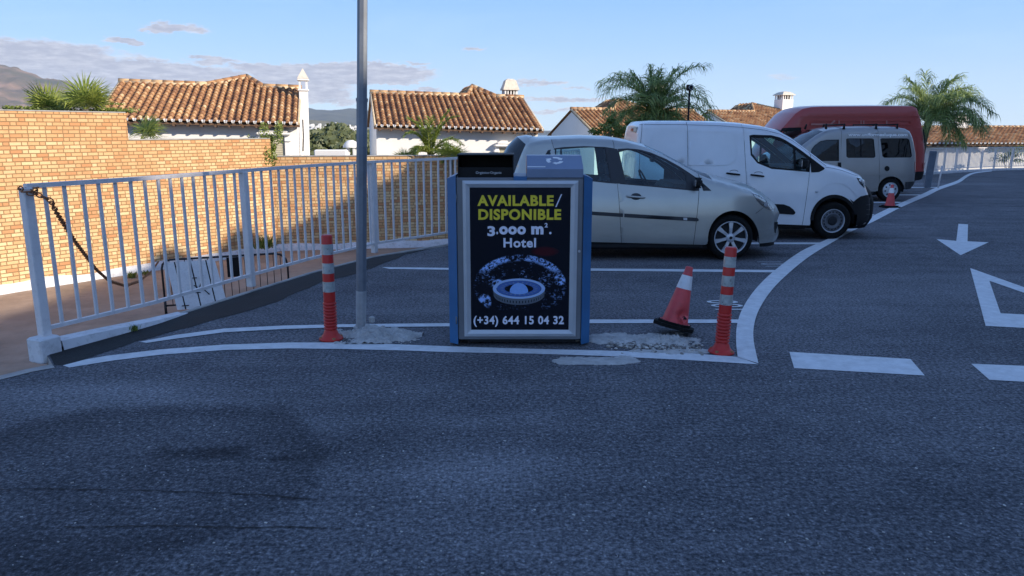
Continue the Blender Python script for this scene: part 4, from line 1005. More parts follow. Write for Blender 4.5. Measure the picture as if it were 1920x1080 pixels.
shrub('shrub', 497, 246, 22.5, .18, .22, 300, 'upper sprig of the climbing shrub under the eave', 12, leaf=.03, clumps=6) if 0 else None
shrub('shrub', 1150, 246, 20, .50, .34, 1500, 'dense green shrub behind the roof of the silver hatchback', 5, leaf=.04, clumps=12)
shrub('shrub', 1192, 222, 26, .42, .38, 900, 'light green shrub top in front of the cream gabled house', 6, leaf=.04, clumps=12)
shrub('shrub', 175, 206, 20.6, 1.3, .10, 900, 'creeping greenery along the top of the tallest brick wall section', 8, leaf=.035, clumps=16, ry=.3)
shrub('shrub', 60, 206, 20.6, 1.0, .14, 700, 'yellow green hedge tuft at the left end of the brick wall', 9, leaf=.035, clumps=14, ry=.3)
shrub('shrub', 1893, 292, 44.0, 1.2, .5, 1300, 'yellow green creeper on the sunlit wall behind the far railing', 14, leaf=.05, clumps=16, ry=.2)
# far wood as many small crowns
mb = MB(); rs = random.Random(9)
for k in range(70):
    x = rs.uniform(520, 760); yt = 247+rs.uniform(0, 34)*1.0; D_ = rs.uniform(78, 88)-(yt-240)*.9; c = PD(x, yt+5, D_); R_ = rs.uniform(.8, 1.3)
    if 590 < x < 660 and rs.random() < .25: c.z += .6
    for i in range(260):
        v = Vector((rs.gauss(0, 1), rs.gauss(0, 1), rs.gauss(0, 1))).normalized()*R_*rs.uniform(.6, 1.05); v.z *= .55; p = c+v
        a = Vector((rs.gauss(0, 1), rs.gauss(0, 1), rs.gauss(0, 1))).normalized(); b_ = a.orthogonal().normalized()*.16; a = a*.22
        mb.poly([p-b_, p+a, p+b_, p-a], tint=min(1, max(0, rs.random()*.7+.25*v.z/R_+.1)))
tag(mb.build('far_wood', M_['pine']), 'dark green far-off pine wood between the first two houses', 'wood', kind='stuff')
def weed(px, py, Y, r, label, z=None, seed=0):
    rs = random.Random(seed); c = G(px, py, z) if z is not None else PD(px, py, Y); mb = MB()
    for i in range(70):
        a = rs.uniform(0, 2*pi); q = c+Vector((rs.gauss(0, r*.4), rs.gauss(0, r*.3), 0)); e = q+Vector((cos(a)*r*.6, sin(a)*r*.4, r*rs.uniform(.6, 1.4))); s_ = Vector((-sin(a), cos(a), 0))*r*.09
        m_ = q.lerp(e, .5)+Vector((0, 0, r*.15)); mb.poly([q-s_*.5, q+s_*.5, m_+s_, m_-s_], tint=rs.random()); mb.poly([m_-s_, m_+s_, e], tint=rs.random())
    tag(mb.build('weed', M_['bushleaf']), label, 'weed')
weed(247, 521, 0, .13, 'small green weed at the foot of the brick wall, nearer the chain', ZL, 1)
weed(275, 516, 0, .10, 'darker small weed at the foot of the brick wall, nearer the barrier', ZL, 2)
weed(249, 621, 0, .05, 'tiny weed sprouting at the end of the white kerb', .0, 3)
weed(494, 466, 21.2, .30, 'dark weed in the corner where the brick wall steps back', None, 4)
# ------------------------------------------------------------------ lamp pole
g = G(677, 614); tp = PD(679.5, 0, g.y); dv = (tp-g); top = g+dv*1.9
lp = thing('lamp_pole', g, 'grey galvanised lamp pole with pale scuffed base set in cement', 'pole')
def along(k): return g+dv*k
ks = 0; jz = PD(676, 188, g.y).z; kj = (jz-g.z)/dv.z
mb = MB(); mb.ringtube([along(-.02), along(kj)], [.045, .047], 8, phase=.35, smooth=False); mb.build('lower_pole', M_['galv'], lp)
mb = MB(); mb.ringtube([along(kj-.004), along(kj+.006)], [.052, .052], 8, phase=.35, smooth=False); mb.build('joint_collar', M_['galv'], lp)
mb = MB(); mb.ringtube([along(kj), along(1.9)], [.044, .040], 8, phase=.35, smooth=False); mb.build('upper_pole', M_['galv'], lp)
mb = MB(); mb.ringtube([along(0), along(.105), along(.122)], [.0462, .0478, .0476], 8, phase=.35, smooth=False, caps=False); mb.build('scuffed_sleeve', M_['galv_pale'], lp)
mb = MB(); mb.box((g.x+.09, g.y+.05, .06), (.05, .04, .06), M=Matrix.Rotation(.4, 3, 'Z'), bev=.01); tag(mb.build('cement_chunk', M_['cement']), 'small white cement chunk beside the foot of the lamp pole', 'rubble')
# black garden lamp post beyond the white van
g = PD(1290, 232, 21); bp = thing('lamp_post', (g.x, g.y, -1), 'thin black post with a round floodlight above the white van', 'lamp')
t_ = PD(1293, 168, 21); mb = MB(); mb.ringtube([(g.x, g.y, -1), (g.x, g.y, g.z), tuple(t_)], .028, 8); mb.build('post', M_['black'], bp)
mb = MB(); mb.box((t_.x, t_.y, t_.z+.05), (.17, .14, .16), bev=.02); mb.build('lamp_head', M_['black'], bp)
mb = MB(); mb.lathe([(.052, -.09), (.062, -.09), (.062, -.075), (.05, -.075)], 20, (t_.x+.02, t_.y, t_.z+.055), axis='Y'); mb.build('lens_ring', M_['alu'], bp)

# ------------------------------------------------------------------ delineator posts
def delineator(px, py, tpx, tpy, label, turn=0):
    g = G(px, py); t_ = PD(tpx, tpy, g.y); root = thing('delineator_post', g, label, 'bollard', 'red delineator posts at the bay corner')
    D = t_-g; H = D.length; M4 = Matrix.Translation(g) @ Vector((0, 0, 1)).rotation_difference(D.normalized()).to_matrix().to_4x4()
    r0, r1 = .052, .044
    rad_ = lambda h: r0+(r1-r0)*(h/H)
    mb = MB(); prof = [(.098, 0), (.102, .006), (.098, .016), (.078, .030), (.062, .052), (.055, .075)]
    h = .085
    for k in range(9): prof += [(.0455, h), (.0455, h+.004), (.0555, h+.009), (.0555, h+.020), (.0455, h+.025)]; h += .0265
    prof += [(.049, h+.005), (rad_(h), h+.012), (rad_(H)+.001, H-.012), (r1-.004, H-.002), (r1-.012, H), (.001, H)]
    mb.lathe(prof, 28); 
    mb.build('body', M_['red'], root, world=False, M=Matrix.Translation(-Vector(g)) @ M4)
    for k in range(4):
        a = turn+k*pi/2+.5; mb = MB(); mb.lathe([(.016, .010), (.016, .028), (.008, .031), (.001, .031)], 10, (.082*cos(a), .082*sin(a), 0)); mb.build('bolt', M_['rust'], root, world=False, M=Matrix.Translation(-Vector(g)) @ M4)
    bh = H*.088
    for k, f in enumerate((.262*1, .436, .60)):
        z1_ = H*(1-[.085, .262, .437][k]); z0_ = z1_-H*.098; mb = MB(); mb.lathe([(rad_(z0_)+.002, z0_), (rad_(z1_)+.002, z1_)], 28); mb.build('reflective_band', M_['refl'], root, world=False, M=Matrix.Translation(-Vector(g)) @ M4)
delineator(621, 636, 612.5, 440, 'left red delineator post standing beside the lamp pole')
delineator(1352, 661, 1371, 463, 'right red delineator post standing by the curved white line', .4)

# ------------------------------------------------------------------ traffic cones
def cone(px, py, h, tiltM, label, dmg=False, z=0, bw_=.36):
    g = G(px, py); g.z += z; root = thing('traffic_cone', g, label, 'traffic cone', 'red and white cones'); M4 = tiltM.to_4x4()
    mb = MB(); b_ = bw_/2; c_ = b_*.45
    pl_ = [(-b_+c_, -b_), (b_-c_, -b_), (b_, -b_+c_), (b_, b_-c_), (b_-c_, b_), (-b_+c_, b_), (-b_, b_-c_), (-b_, -b_+c_)]
    mb.prism(pl_, .028); pl2 = [(x*.8, y*.8) for x, y in pl_]; mb.prism(pl2, .022, lambda x, y, z_: (x, y, .0285+z_)); mb.build('base', M_['blackmat'], root, world=False, M=M4, fix=True)
    r0, r1 = .112, .030; R_ = lambda k: r0+(r1-r0)*k; n = 32; mb = MB()
    def dent(a, k, r):
        if not dmg: return r, 0
        a_ = (a-radians(-58)+pi) % (2*pi)-pi; e_ = exp(-(a_/.42)**2-((k-.14)/.10)**2); return r-.05*e_, 0
    def cs(k0, k1, m, off=0):
        q = MB(); rows = []
        for i in range(m+1):
            k = k0+(k1-k0)*i/m; rows.append([q.vv((dent(2*pi*j/n, k, R_(k)+off)[0]*cos(2*pi*j/n), dent(2*pi*j/n, k, R_(k)+off)[0]*sin(2*pi*j/n), .05+h*k)) for j in range(n)])
        for a, b in zip(rows, rows[1:]):
            for j in range(n): q.face((a[j], a[(j+1) % n], b[(j+1) % n], b[j]), smooth=True)
        return q
    q = cs(0, .86, 26); q.lathe([(R_(.86), .05+h*.86), (R_(.86)-.003, .05+h*.87), (R_(.95), .05+h*.93), (R_(1)+.002, .05+h*.95), (R_(1)+.003, .05+h*.985), (.018, .05+h), (.014, .05+h), (.013, .05+h*.95)], n)
    if dmg:
        a0 = radians(-52)
        for (k, da, s_) in ((.10, .0, .05), (.16, .22, .035), (.13, -.2, .03)):
            a = a0+da; p = Vector((R_(k)*cos(a), R_(k)*sin(a), .05+h*k)); o_ = Vector((cos(a), sin(a), 0)); tg = Vector((-sin(a), cos(a), 0))
            q.poly([p-tg*s_*.5, p+tg*s_, p+o_*.028+Vector((0, 0, -s_*.7))]); q.poly([p+tg*s_, p-tg*s_*.5, p+o_*.03+Vector((0, 0, -s_*.7-.002))])
    q.build('cone', M_['redpink'], root, world=False, M=M4)
    if dmg:
        mb = MB(); a = radians(-50); p = Vector((R_(.12)*cos(a)*.83, R_(.12)*sin(a)*.83, .05+h*.11)); tg = Vector((-sin(a), cos(a), 0)); o_ = Vector((cos(a), sin(a), 0))*.022
        mb.poly([p-tg*.028+o_, p+Vector((0, 0, .02))+o_, p+tg*.036+o_*1.1, p+Vector((0, 0, -.024))+o_]); mb.build('tear', M_['dark'], root, world=False, M=M4)
    cs(.60, .84, 6, .0022).build('white_band', M_['refl_white'], root, world=False, M=M4)
    mb = MB(); mb.lathe([(R_(0)+.003, .05), (R_(0)+.018, .052), (R_(0)+.02, .048)], n); mb.build('collar', M_['redpink'], root, world=False, M=M4)
    return root
def frame(z, x):
    z = Vector(z).normalized(); x = Vector(x); x = (x-z*x.dot(z)).normalized(); y = z.cross(x); return Matrix((x, y, z)).transposed()
cone(1262, 627, .49, frame((.245, .10, 1), (1, -.35, -.3)), 'battered red and white cone tilted on broken cement beside the bin', True, z=.065, bw_=.34)
cone(1668, 389, .50, frame((.02, 0, 1), (1, .2, 0)), 'small upright cone in front of the silver minibus wheel', bw_=.42)

# ------------------------------------------------------------------ recycling bin with poster
g0, g1 = G(842, 646), G(1106, 653); Yb = (g0.y+g1.y)/2-.0; print('bin', g0, g1)
def FP(px, py, d=0): return PD(px, py, Yb+d)   # point on the bin's front plane
xl, xr = FP(857, 500).x, FP(1092, 500).x; xL, xR = FP(840, 500).x, FP(1109, 500).x; zt0 = FP(960, 333).z; zb0 = FP(960, 637).z
root = thing('recycling_bin', ((xl+xr)/2, Yb, 0), 'blue and grey double litter bin with a black advertising poster on its front', 'litter bin'); DP = .46
mb = MB(); mb.box(((xl+xr)/2, Yb+DP/2, (zt0+zb0)/2), (xr-xl, DP, zt0-zb0), bev=.008); mb.build('cabinet', M_['bingrey'], root)
mb = MB(); mb.box(((xl+xr)/2+.02, Yb+DP/2+.002, .04), (xr-xl-.12, DP-.08, zb0-.02-.004), bev=.004)
mb.build('plinth', M_['dark'], root)
for sx_, xo, xi in ((-1, xL, xl), (1, xR, xr)):
    mb = MB(); zt1 = FP(xo > 0 and 1109 or 840, 331).z
    # folded side panel: angled front wing with chamfered top
    prof_ = [(xi, Yb-.012), (xo, Yb+.05), (xo, Yb+DP-.05), (xi, Yb+DP+.012)]
    n = len(prof_); bt = [mb.vv((x, y, .02)) for x, y in prof_]; tz = [zt1+.012, zt1-.018, zt1-.018, zt1+.012]; tp_ = [mb.vv((x, y, z)) for (x, y), z in zip(prof_, tz)]
    mb.face(bt[::-1]); mb.face(tp_)
    for i in range(n): mb.face((bt[i], bt[(i+1) % n], tp_[(i+1) % n], tp_[i]))
    mb.build('side_panel', M_['binblue'], root, fix=True)
x0, x1 = FP(963, 330).x, FP(988, 330).x
mb = MB(); mb.box(((x0+x1)/2, Yb-.004, zt0-.02), (x1-x0, .012, .055)); mb.box(((x0+x1)/2, Yb+DP/2, zt0+.004), (x1-x0, DP-.02, .012)); mb.build('centre_strip', M_['binblue'], root)
# left hood: box with a letterbox mouth facing the camera
x0, x1 = FP(858, 310).x, FP(963, 310).x; z1_ = FP(900, 291.5).z; zl = FP(900, 314).z; y0, y1 = Yb+.0, Yb+DP-.04; th = .008
hd = MB(); zb_ = zt0+.001
hd.box(((x0+x1)/2, y1, (z1_+zb_)/2), (x1-x0, th, z1_-zb_)); hd.box((x0+th/2, (y0+y1)/2, (z1_+zb_)/2), (th, y1-y0-th, z1_-zb_)); hd.box((x1-th/2, (y0+y1)/2, (z1_+zb_)/2), (th, y1-y0-th, z1_-zb_))
hd.box(((x0+x1)/2, (y0+y1)/2+.02, z1_+th/2), (x1-x0+.01, y1-y0+.03, th)); hd.box(((x0+x1)/2, y0+.02, (zl+zb_)/2), (x1-x0-2*th, th, zl-zb_))
hl = hd.build('organic_hood', M_['black'], root)
mb = text_mb('Orgánico·Organic', .0265, lambda x, y, z: (FP(916, 322).x+x, y0+.0145-z, FP(916, 326).z+y), off=.0002, sx=1.05); mb.build('lettering', M_['alu'], hl, fix=True)
# right hood: sloped lid with recycling arrows
x0, x1 = FP(988, 310).x, FP(1094, 310).x; zf1 = FP(1040, 317).z; zr = FP(1040, 291.5, .20).z
mb = MB(); sec = [(Yb-.006, zt0+.001), (Yb-.006, zf1), (Yb+.20, zr), (Yb+DP-.04, zr), (Yb+DP-.02, zt0+.001)]
a = [mb.vv((x0, y, z)) for y, z in sec]; b_ = [mb.vv((x1, y, z)) for y, z in sec]; mb.face(a[::-1]); mb.face(b_)
for i in range(5): mb.face((a[i], a[(i+1) % 5], b_[(i+1) % 5], b_[i]))
M_['lid'] = simple('pale_blue_lid', (.16, .21, .31), .35, .25, var=.06)
hr = mb.build('recycling_hood', M_['lid'], root, fix=True)
s1, s2 = Vector((0, Yb-.006, zf1)), Vector((0, Yb+.20, zr)); sd_ = (s2-s1); sn = Vector((0, -sd_.z, sd_.y)).normalized(); cx_ = FP(1042, 303).x
def slope(x, y, h=.001): p = s1+sd_*.62+sd_.normalized()*y+sn*h; return (cx_+x, p.y, p.z)
mb = MB()
for k in range(3):    # three bent arrows
    a0 = radians(90+120*k+14); N_ = 7; span = radians(66); R0, R1 = .034, .060; pin, pout = [], []
    for i in range(N_+1): a_ = a0-span*i/N_; pin.append((R0*cos(a_), R0*sin(a_))); pout.append((R1*cos(a_), R1*sin(a_)))
    for i in range(N_): mb.poly([slope(*pin[i]), slope(*pout[i]), slope(*pout[i+1]), slope(*pin[i+1])])
    ae = a0-span; tipa = ae-radians(32); mb.poly([slope((R0-.010)*cos(ae), (R0-.010)*sin(ae)), slope((R1+.011)*cos(ae), (R1+.011)*sin(ae)), slope(.047*cos(tipa), .047*sin(tipa))])
for v in mb.v: v.x = cx_+(v.x-cx_)*1.15
mb.build('recycling_symbol', M_['refl_white'], hr)
mb = MB(); a, b_ = s1+sd_*.13, s1+sd_*.19; mb.poly([(x0+.005, a.y, a.z+.001), (x0+.145, a.y, a.z+.001), (x0+.145, b_.y, b_.z+.001), (x0+.005, b_.y, b_.z+.001)]); mb.build('white_dash', M_['refl_white'], hr)
# poster frame
ox0, oz1 = FP(867, 338).x, FP(867, 338.5).z; ox1, oz0 = FP(1079, 630).x, FP(1079, 630).z; ix0, iz1 = FP(880.5, 351).x, FP(880, 351.5).z; ix1, iz0 = FP(1066, 618).x, FP(1066, 618).z
mb = MB(); oc = [(ox0, oz0), (ox1, oz0), (ox1, oz1), (ox0, oz1)]; mc = [(x*.55+y*.45, z*.55+q*.45) for (x, z), (y, q) in zip(oc, [(ix0, iz0), (ix1, iz0), (ix1, iz1), (ix0, iz1)])]; ic = [(ix0, iz0), (ix1, iz0), (ix1, iz1), (ix0, iz1)]
for ra, ya, rb, yb in ((oc, Yb-.001, oc, Yb-.012), (oc, Yb-.012, mc, Yb-.020), (mc, Yb-.020, ic, Yb-.008), (ic, Yb-.008, ic, Yb-.002)):
    for i in range(4): j = (i+1) % 4; mb.quad((ra[i][0], ya, ra[i][1]), (ra[j][0], ya, ra[j][1]), (rb[j][0], yb, rb[j][1]), (rb[i][0], yb, rb[i][1]))
fr_ = mb.build('poster_frame', M_['alu'], root, fix=True)
# poster sheet
m, t, b = newmat('poster_print'); P = t.geo(); s = t.sep(P); cxp, czp = (ix0+ix1)/2, (iz0+iz1)/2
u = t.m('DIVIDE', t.m('SUBTRACT', s[0], cxp), (ix1-ix0)/2); v = t.m('DIVIDE', t.m('SUBTRACT', s[2], iz0), (iz1-iz0))   # u -1..1, v 0..1
cell = t.comb(t.m('MULTIPLY', s[0], 1), 0, t.m('MULTIPLY', s[2], 1.9)); n1_ = t.sep(t.vor(cell, 78, 'Color'))[0]; n3_ = t.noise(P, 11, 3, .6); n2_ = t.noise(P, 34, 4, .7)
ell = t.m('ADD', t.m('POWER', t.m('DIVIDE', u, .95), 2), t.m('POWER', t.m('DIVIDE', t.m('SUBTRACT', v, .315), .225), 2))
dome_ = t.rng(ell, 1.0, .94)
lowcut = t.rng(v, .14, .20); band_ = t.rng(ell, .74, .84)
city = t.m('MULTIPLY', t.m('MULTIPLY', t.rng(t.m('ADD', n1_, t.m('MULTIPLY', n2_, .9)), 1.18, 1.3), .42), t.rng(n3_, .48, .6)); upper = t.m('MULTIPLY', t.m('MULTIPLY', t.rng(ell, .60, .72), t.rng(v, .40, .44)), t.rng(n3_, .38, .46)); bright = t.m('MULTIPLY', t.rng(t.m('ADD', n1_, n2_), .7, 1.05), upper)
for (u0_, v0_, a_, b_w) in ((-.72, .20, .14, .06), (.82, .36, .14, .04), (-.45, .33, .12, .035), (.88, .17, .14, .015)):
    q_ = t.m('ADD', t.m('POWER', t.m('DIVIDE', t.m('SUBTRACT', u, u0_), a_), 2), t.m('POWER', t.m('DIVIDE', t.m('SUBTRACT', v, v0_), b_w), 2)); bright = t.m('MAXIMUM', bright, t.m('MULTIPLY', t.rng(q_, 1.1, .7), t.rng(n2_, .45, .55)))
k = t.m('MULTIPLY', t.m('MULTIPLY', t.m('MAXIMUM', city, bright), dome_), lowcut)
c = t.mix(k, (.006, .007, .013), (.36, .54, .95)); red_ = t.m('ADD', t.m('POWER', t.m('DIVIDE', t.m('SUBTRACT', u, .50), .28), 2), t.m('POWER', t.m('DIVIDE', t.m('SUBTRACT', v, .56), .035), 2))
c = t.mix(t.m('MULTIPLY', t.rng(red_, 1.2, .3), .5), c, (.11, .008, .01)); t.l.new(c, b.inputs[0]); b.inputs['Roughness'].default_value = .12; b.inputs['Specular IOR Level'].default_value = .45
yp = Yb-.0045; mb = MB(); mb.quad((ix0, yp, iz0), (ix1, yp, iz0), (ix1, yp, iz1), (ix0, yp, iz1)); ps = mb.build('poster', m, root)
def flatm(name, col):
    m, t, b = newmat(name); b.inputs[0].default_value = (*col, 1); b.inputs['Roughness'].default_value = .25
    n = t.noise(t.geo(), 60, 3); t.l.new(t.mix(t.rng(n, .3, .7), tuple(x*.9 for x in col), col), b.inputs[0]); return m
yel, wht = flatm('poster_yellow', (.80, .64, .04)), flatm('poster_white', (.80, .80, .90))
def ptext(txt, pxc, pyb, pyt, x0_, x1_, mat, off=.04, name='lettering'):
    zb_, zt_ = FP(pxc, pyb).z, FP(pxc, pyt).z; hcap = zt_-zb_; size = hcap/.72
    q = text_mb(txt, 1, lambda x, y, z: (x, y, z), off=off, depth=.001, spacing=1.1); xs = [v.x for v in q.v]; w_ = max(xs)-min(xs); c0 = (max(xs)+min(xs))/2; W_ = FP(x1_, pyb).x-FP(x0_, pyb).x; X_ = (FP(x1_, pyb).x+FP(x0_, pyb).x)/2
    for v in q.v: v[:] = (X_+(v.x-c0)*W_/w_, yp-.0012-v.z*.2, zb_+v.y*size)
    return q.build(name, mat, ps, fix=True)
ptext('AVAILABLE', 970, 385, 366, 895, 1038, yel); ptext('DISPONIBLE', 970, 411, 392, 897, 1052, yel)
mb = MB(); a, b_ = FP(1041, 388), FP(1052, 364); mb.poly([(a.x, yp-.0013, a.z), (a.x+.010, yp-.0013, a.z), (b_.x+.008, yp-.0013, b_.z), (b_.x-.001, yp-.0013, b_.z)]); mb.build('slash', wht, ps)
ptext('3', 920, 441.5, 424, 914, 928.5, wht); ptext('.', 932, 438, 420, 930.5, 934, wht); ptext('ooo', 960, 438, 418, 936, 986, wht, off=.05); ptext('m', 1005, 438, 418, 996, 1019, wht, off=.05); ptext('2', 1020, 426, 418, 1021, 1027, wht, off=.03); ptext('.', 1031, 438, 420, 1029.5, 1034, wht, off=.03)
ptext('Hotel', 970, 463, 446, 944, 1005, wht, off=.03); ptext('(+34) 644 15 04 32', 975, 607, 592, 888, 1057, wht, off=.03)
# arena ring and dome, generic
mb = MB(); rc = FP(973, 541); N_ = 48; rx, rz = FP(1022, 540).x-FP(973, 540).x, (FP(973, 521).z-FP(973, 559).z)/2
def ring_(mb, kx0, kz0, kx1, kz1, dz0=0, dz1=0, a0=0, a1=2*pi, d=.0012, skip=0):
    for i in range(N_):
        if skip and i % 2: continue
        p, q = a0+(a1-a0)*i/N_, a0+(a1-a0)*(i+(.72 if skip else 1))/N_
        mb.quad((rc.x+rx*kx0*cos(p), yp-d, rc.z+dz0+rz*kz0*sin(p)), (rc.x+rx*kx0*cos(q), yp-d, rc.z+dz0+rz*kz0*sin(q)), (rc.x+rx*kx1*cos(q), yp-d, rc.z+dz1+rz*kz1*sin(q)), (rc.x+rx*kx1*cos(p), yp-d, rc.z+dz1+rz*kz1*sin(p)))
ring_(mb, 1, 1, .86, .80); mb.build('ring_roof', flatm('poster_pale_blue', (.40, .55, .85)), ps)
mb = MB(); ring_(mb, 1.0, 1.0, .97, 1.0, 0, -.05, pi, 2*pi); mb.build('ring_facade', flatm('poster_facade', (.13, .15, .18)), ps)
mb = MB(); ring_(mb, .985, 1.0, .975, 1.0, -.018, -.038, pi+.1, 2*pi-.1, d=.002, skip=1); mb.build('ring_windows', flatm('poster_dark', (.02, .025, .04)), ps)
mb = MB(); ring_(mb, .84, .78, .55, .45); mb.build('ring_inside', flatm('poster_mid_blue', (.07, .15, .42)), ps)
mb = MB(); ring_(mb, .72, .66, .60, .54, d=.002, skip=1); mb.build('seating', flatm('poster_seat_blue', (.18, .26, .42)), ps)
mb = MB(); dc = rc.z-rz*.28; dr_ = rx*.35; mb.poly([(rc.x+dr_*cos(a), yp-.0028, dc+dr_*.95*sin(a)) for a in [pi*i/20 for i in range(21)]]+[(rc.x+dr_*cos(a), yp-.0028, dc+dr_*.30*sin(a)) for a in [pi+pi*i/20 for i in range(1, 20)]]); mb.build('dome_print', flatm('poster_dome', (.26, .46, .90)), ps)
# door lock and hinges
mb = MB(); p = FP(1086, 471); mb.lathe([(.011, -.004), (.011, -.001), (.006, -.004), (.001, -.004)], 16, (p.x, Yb, p.z), axis='Y'); mb.build('lock', M_['alu'], root)
for py in (372, 600): p = FP(856, py); mb = MB(); mb.ringtube([(p.x, Yb-.006, p.z-.03), (p.x, Yb-.006, p.z+.03)], .006, 8); mb.build('hinge', M_['bingrey'], root)
# ------------------------------------------------------------------ vehicles
class Car:
    """side outline etc. are given in photo pixels and carried onto the car's own side surface; local: x along the body, y outward from the camera, z up"""
    def __init__(s, name, label, cat, Ynear, width, zg, zb, tumble, low=.35, lowk=.5, fil=.07, dirn=1, ends=((.5, .22), (.35, .12)), belt_in=0):
        s.yc = Ynear+width/2; s.W = width/2; s.zg = zg; s.zb = zb; s.tm = tumble; s.low = low; s.lowk = lowk; s.fil = fil; s.dirn = dirn; s.ends = ends
        s.root = thing(name, (0, s.yc, zg), label, cat); s.outl = None; s.xmin = s.xmax = None
    def wbase(s, x, z):
        y = s.W-max(0, z-s.zb)*s.tm-.012*(1-abs(z-.55*s.zb)/s.zb)**2*0
        if z < s.low: y -= (s.low-z)**2*s.lowk*1.6
        y -= .03*max(0, (z-.62*s.zb))**2/(s.zb*.4)**2 if z < s.zb else .03*(.38/.4)**2
        if s.xmin is not None:
            for e, (R, A) in zip((s.xmax-x, x-s.xmin), s.ends if s.dirn > 0 else s.ends[::-1]):
                if e < R: t_ = (R-e)/R; y -= A*t_**2.3
        return y
    def w(s, x, z):
        y = s.wbase(x, z)
        if s.outl:
            d = segdist((x, z), s.outl, False); r = s.fil
            if d < r: y -= r-sqrt(max(0, r*r-(r-d)**2))
        return y
    def U(s, px, py, off=0):      # photo pixel -> (x,z) on the near side
        y = -s.W
        for _ in range(5):
            p = PD(px, py, s.yc+y); y = -s.wbase(p.x, p.z-s.zg)
        return (p.x, p.z-s.zg)
    def setx(s, cx): s.root.location.x = cx; s.cx = cx
    def fn(s, side, off=0): return lambda x, z: (x-s.cx, side*(s.w(x, z)+off), z)
    def set_outline(s, px):      # list of (px,py,bulge,segname)
        pts = [s.U(a[0], a[1]) for a in px]; xs = [p[0] for p in pts]; s.xmin, s.xmax = min(xs), max(xs); s.setx((s.xmin+s.xmax)/2)
        pts = [s.U(a[0], a[1]) for a in px]; s.outl = pts; s.obul = [a[2] for a in px]; s.oseg = [a[3] for a in px]
    def side_panel(s, name, poly, mat, holes=(), off=0, step=.055, px=True, parent=None, bstep=None, sides=(-1, 1), flt=None):
        P = [s.U(*p) for p in poly] if px else poly; H = [[s.U(*p) for p in h] if px else h for h in holes]; r = []
        ex = []
        if s.outl:
            for q in resample(s.outl, .05, False):
                pass
        for side in sides:
            mb = MB(); patch(mb, P, H, s.fn(side, off), step, flip=(side > 0), smooth=True, bstep=bstep, extra=s.extra() if name in s.fine else ())
            o = mb.build(name, mat, parent or s.root, world=False); r.append(o)
            if name in s.fine and name != 'x': o.data.set_sharp_from_angle(angle=radians(60))
        return r
    fine = ()
    def extra(s):
        if getattr(s, '_ex', None) is None:
            s._ex = []; O = resample(s.outl, .05, False)
            for i in range(len(O)):
                a = Vector(O[max(0, i-1)]); b_ = Vector(O[min(len(O)-1, i+1)]); d = (b_-a).normalized(); n = Vector((-d.y, d.x))
                for k in (.05, .18, .40, .70, 1.0):
                    for sg in (-1, 1): q = Vector(O[i])+n*sg*k*s.fil; s._ex.append((q.x, q.y))
        return s._ex
    def strips(s, mats, n=17, step=.05):
        """roof, bonnet, screens and ends: sheets spanning between the two sides"""
        L = s.outl; i = 0
        while i < len(L)-1:
            seg = s.oseg[i]; j = i
            while j < len(L)-1 and s.oseg[j] == seg: j += 1
            mb = MB(); rows = []; cum = []
            for k in range(i, j):
                a, b_ = Vector(L[k]), Vector(L[k+1]); m_ = max(1, int((b_-a).length/step))
                for q in range(m_+(1 if k == j-1 else 0)): t_ = q/m_; p = a.lerp(b_, t_); cum.append((p, s.obul[k]*(1-t_)+s.obul[k+1]*t_))
            for k, (p, bl_) in enumerate(cum):
                # normal smoothed from the whole outline
                u = Vector(s.tangent(p)); nrm = Vector((-u.y, u.x)) * s.nsign
                wd = s.w(p.x, p.y); row = []
                for m_ in range(n): t_ = -1+2*m_/(n-1); t2 = sin(t_*pi/2) if n > 9 else t_; h = bl_*(1-abs(t2)**2.4); row.append(mb.vv((p.x+nrm.x*h-s.cx, wd*t2, p.y+nrm.y*h)))
                rows.append(row)
            for a, b_ in zip(rows, rows[1:]):
                for m_ in range(n-1): mb.face((a[m_], a[m_+1], b_[m_+1], b_[m_]), smooth=True)
            o = mb.build(seg, mats.get(seg, mats['*']), s.root, world=False, fix=True); i = j
    def tangent(s, p):
        best = (1e9, None); L = s.outl
        for k in range(len(L)-1):
            a, b_ = Vector(L[k]), Vector(L[k+1]); d = b_-a; t_ = max(0, min(1, (Vector(p)-a).dot(d)/d.length_squared)); q = a+d*t_; e = (q-Vector(p)).length
            if e < best[0]-1e-7: best = (e, (k, t_))
        k, t_ = best[1]; ds = [(Vector(L[i+1])-Vector(L[i])).normalized() for i in range(len(L)-1)]; lens = [(Vector(L[i+1])-Vector(L[i])).length for i in range(len(L)-1)]
        # vertex tangents averaged
        def vt(i):
            if i <= 0: return ds[0]
            if i >= len(ds): return ds[-1]
            return (ds[i-1]+ds[i]).normalized()
        return (vt(k)*(1-t_)+vt(k+1)*t_).normalized()
    def shell(s, poly, holes, mat, off=-.025, name='inner_shell'):
        for side in (-1, 1):
            mb = MB(); patch(mb, poly, holes, s.fn(side, off), .12, flip=(side > 0)); mb.build(name, mat, s.root, world=False)
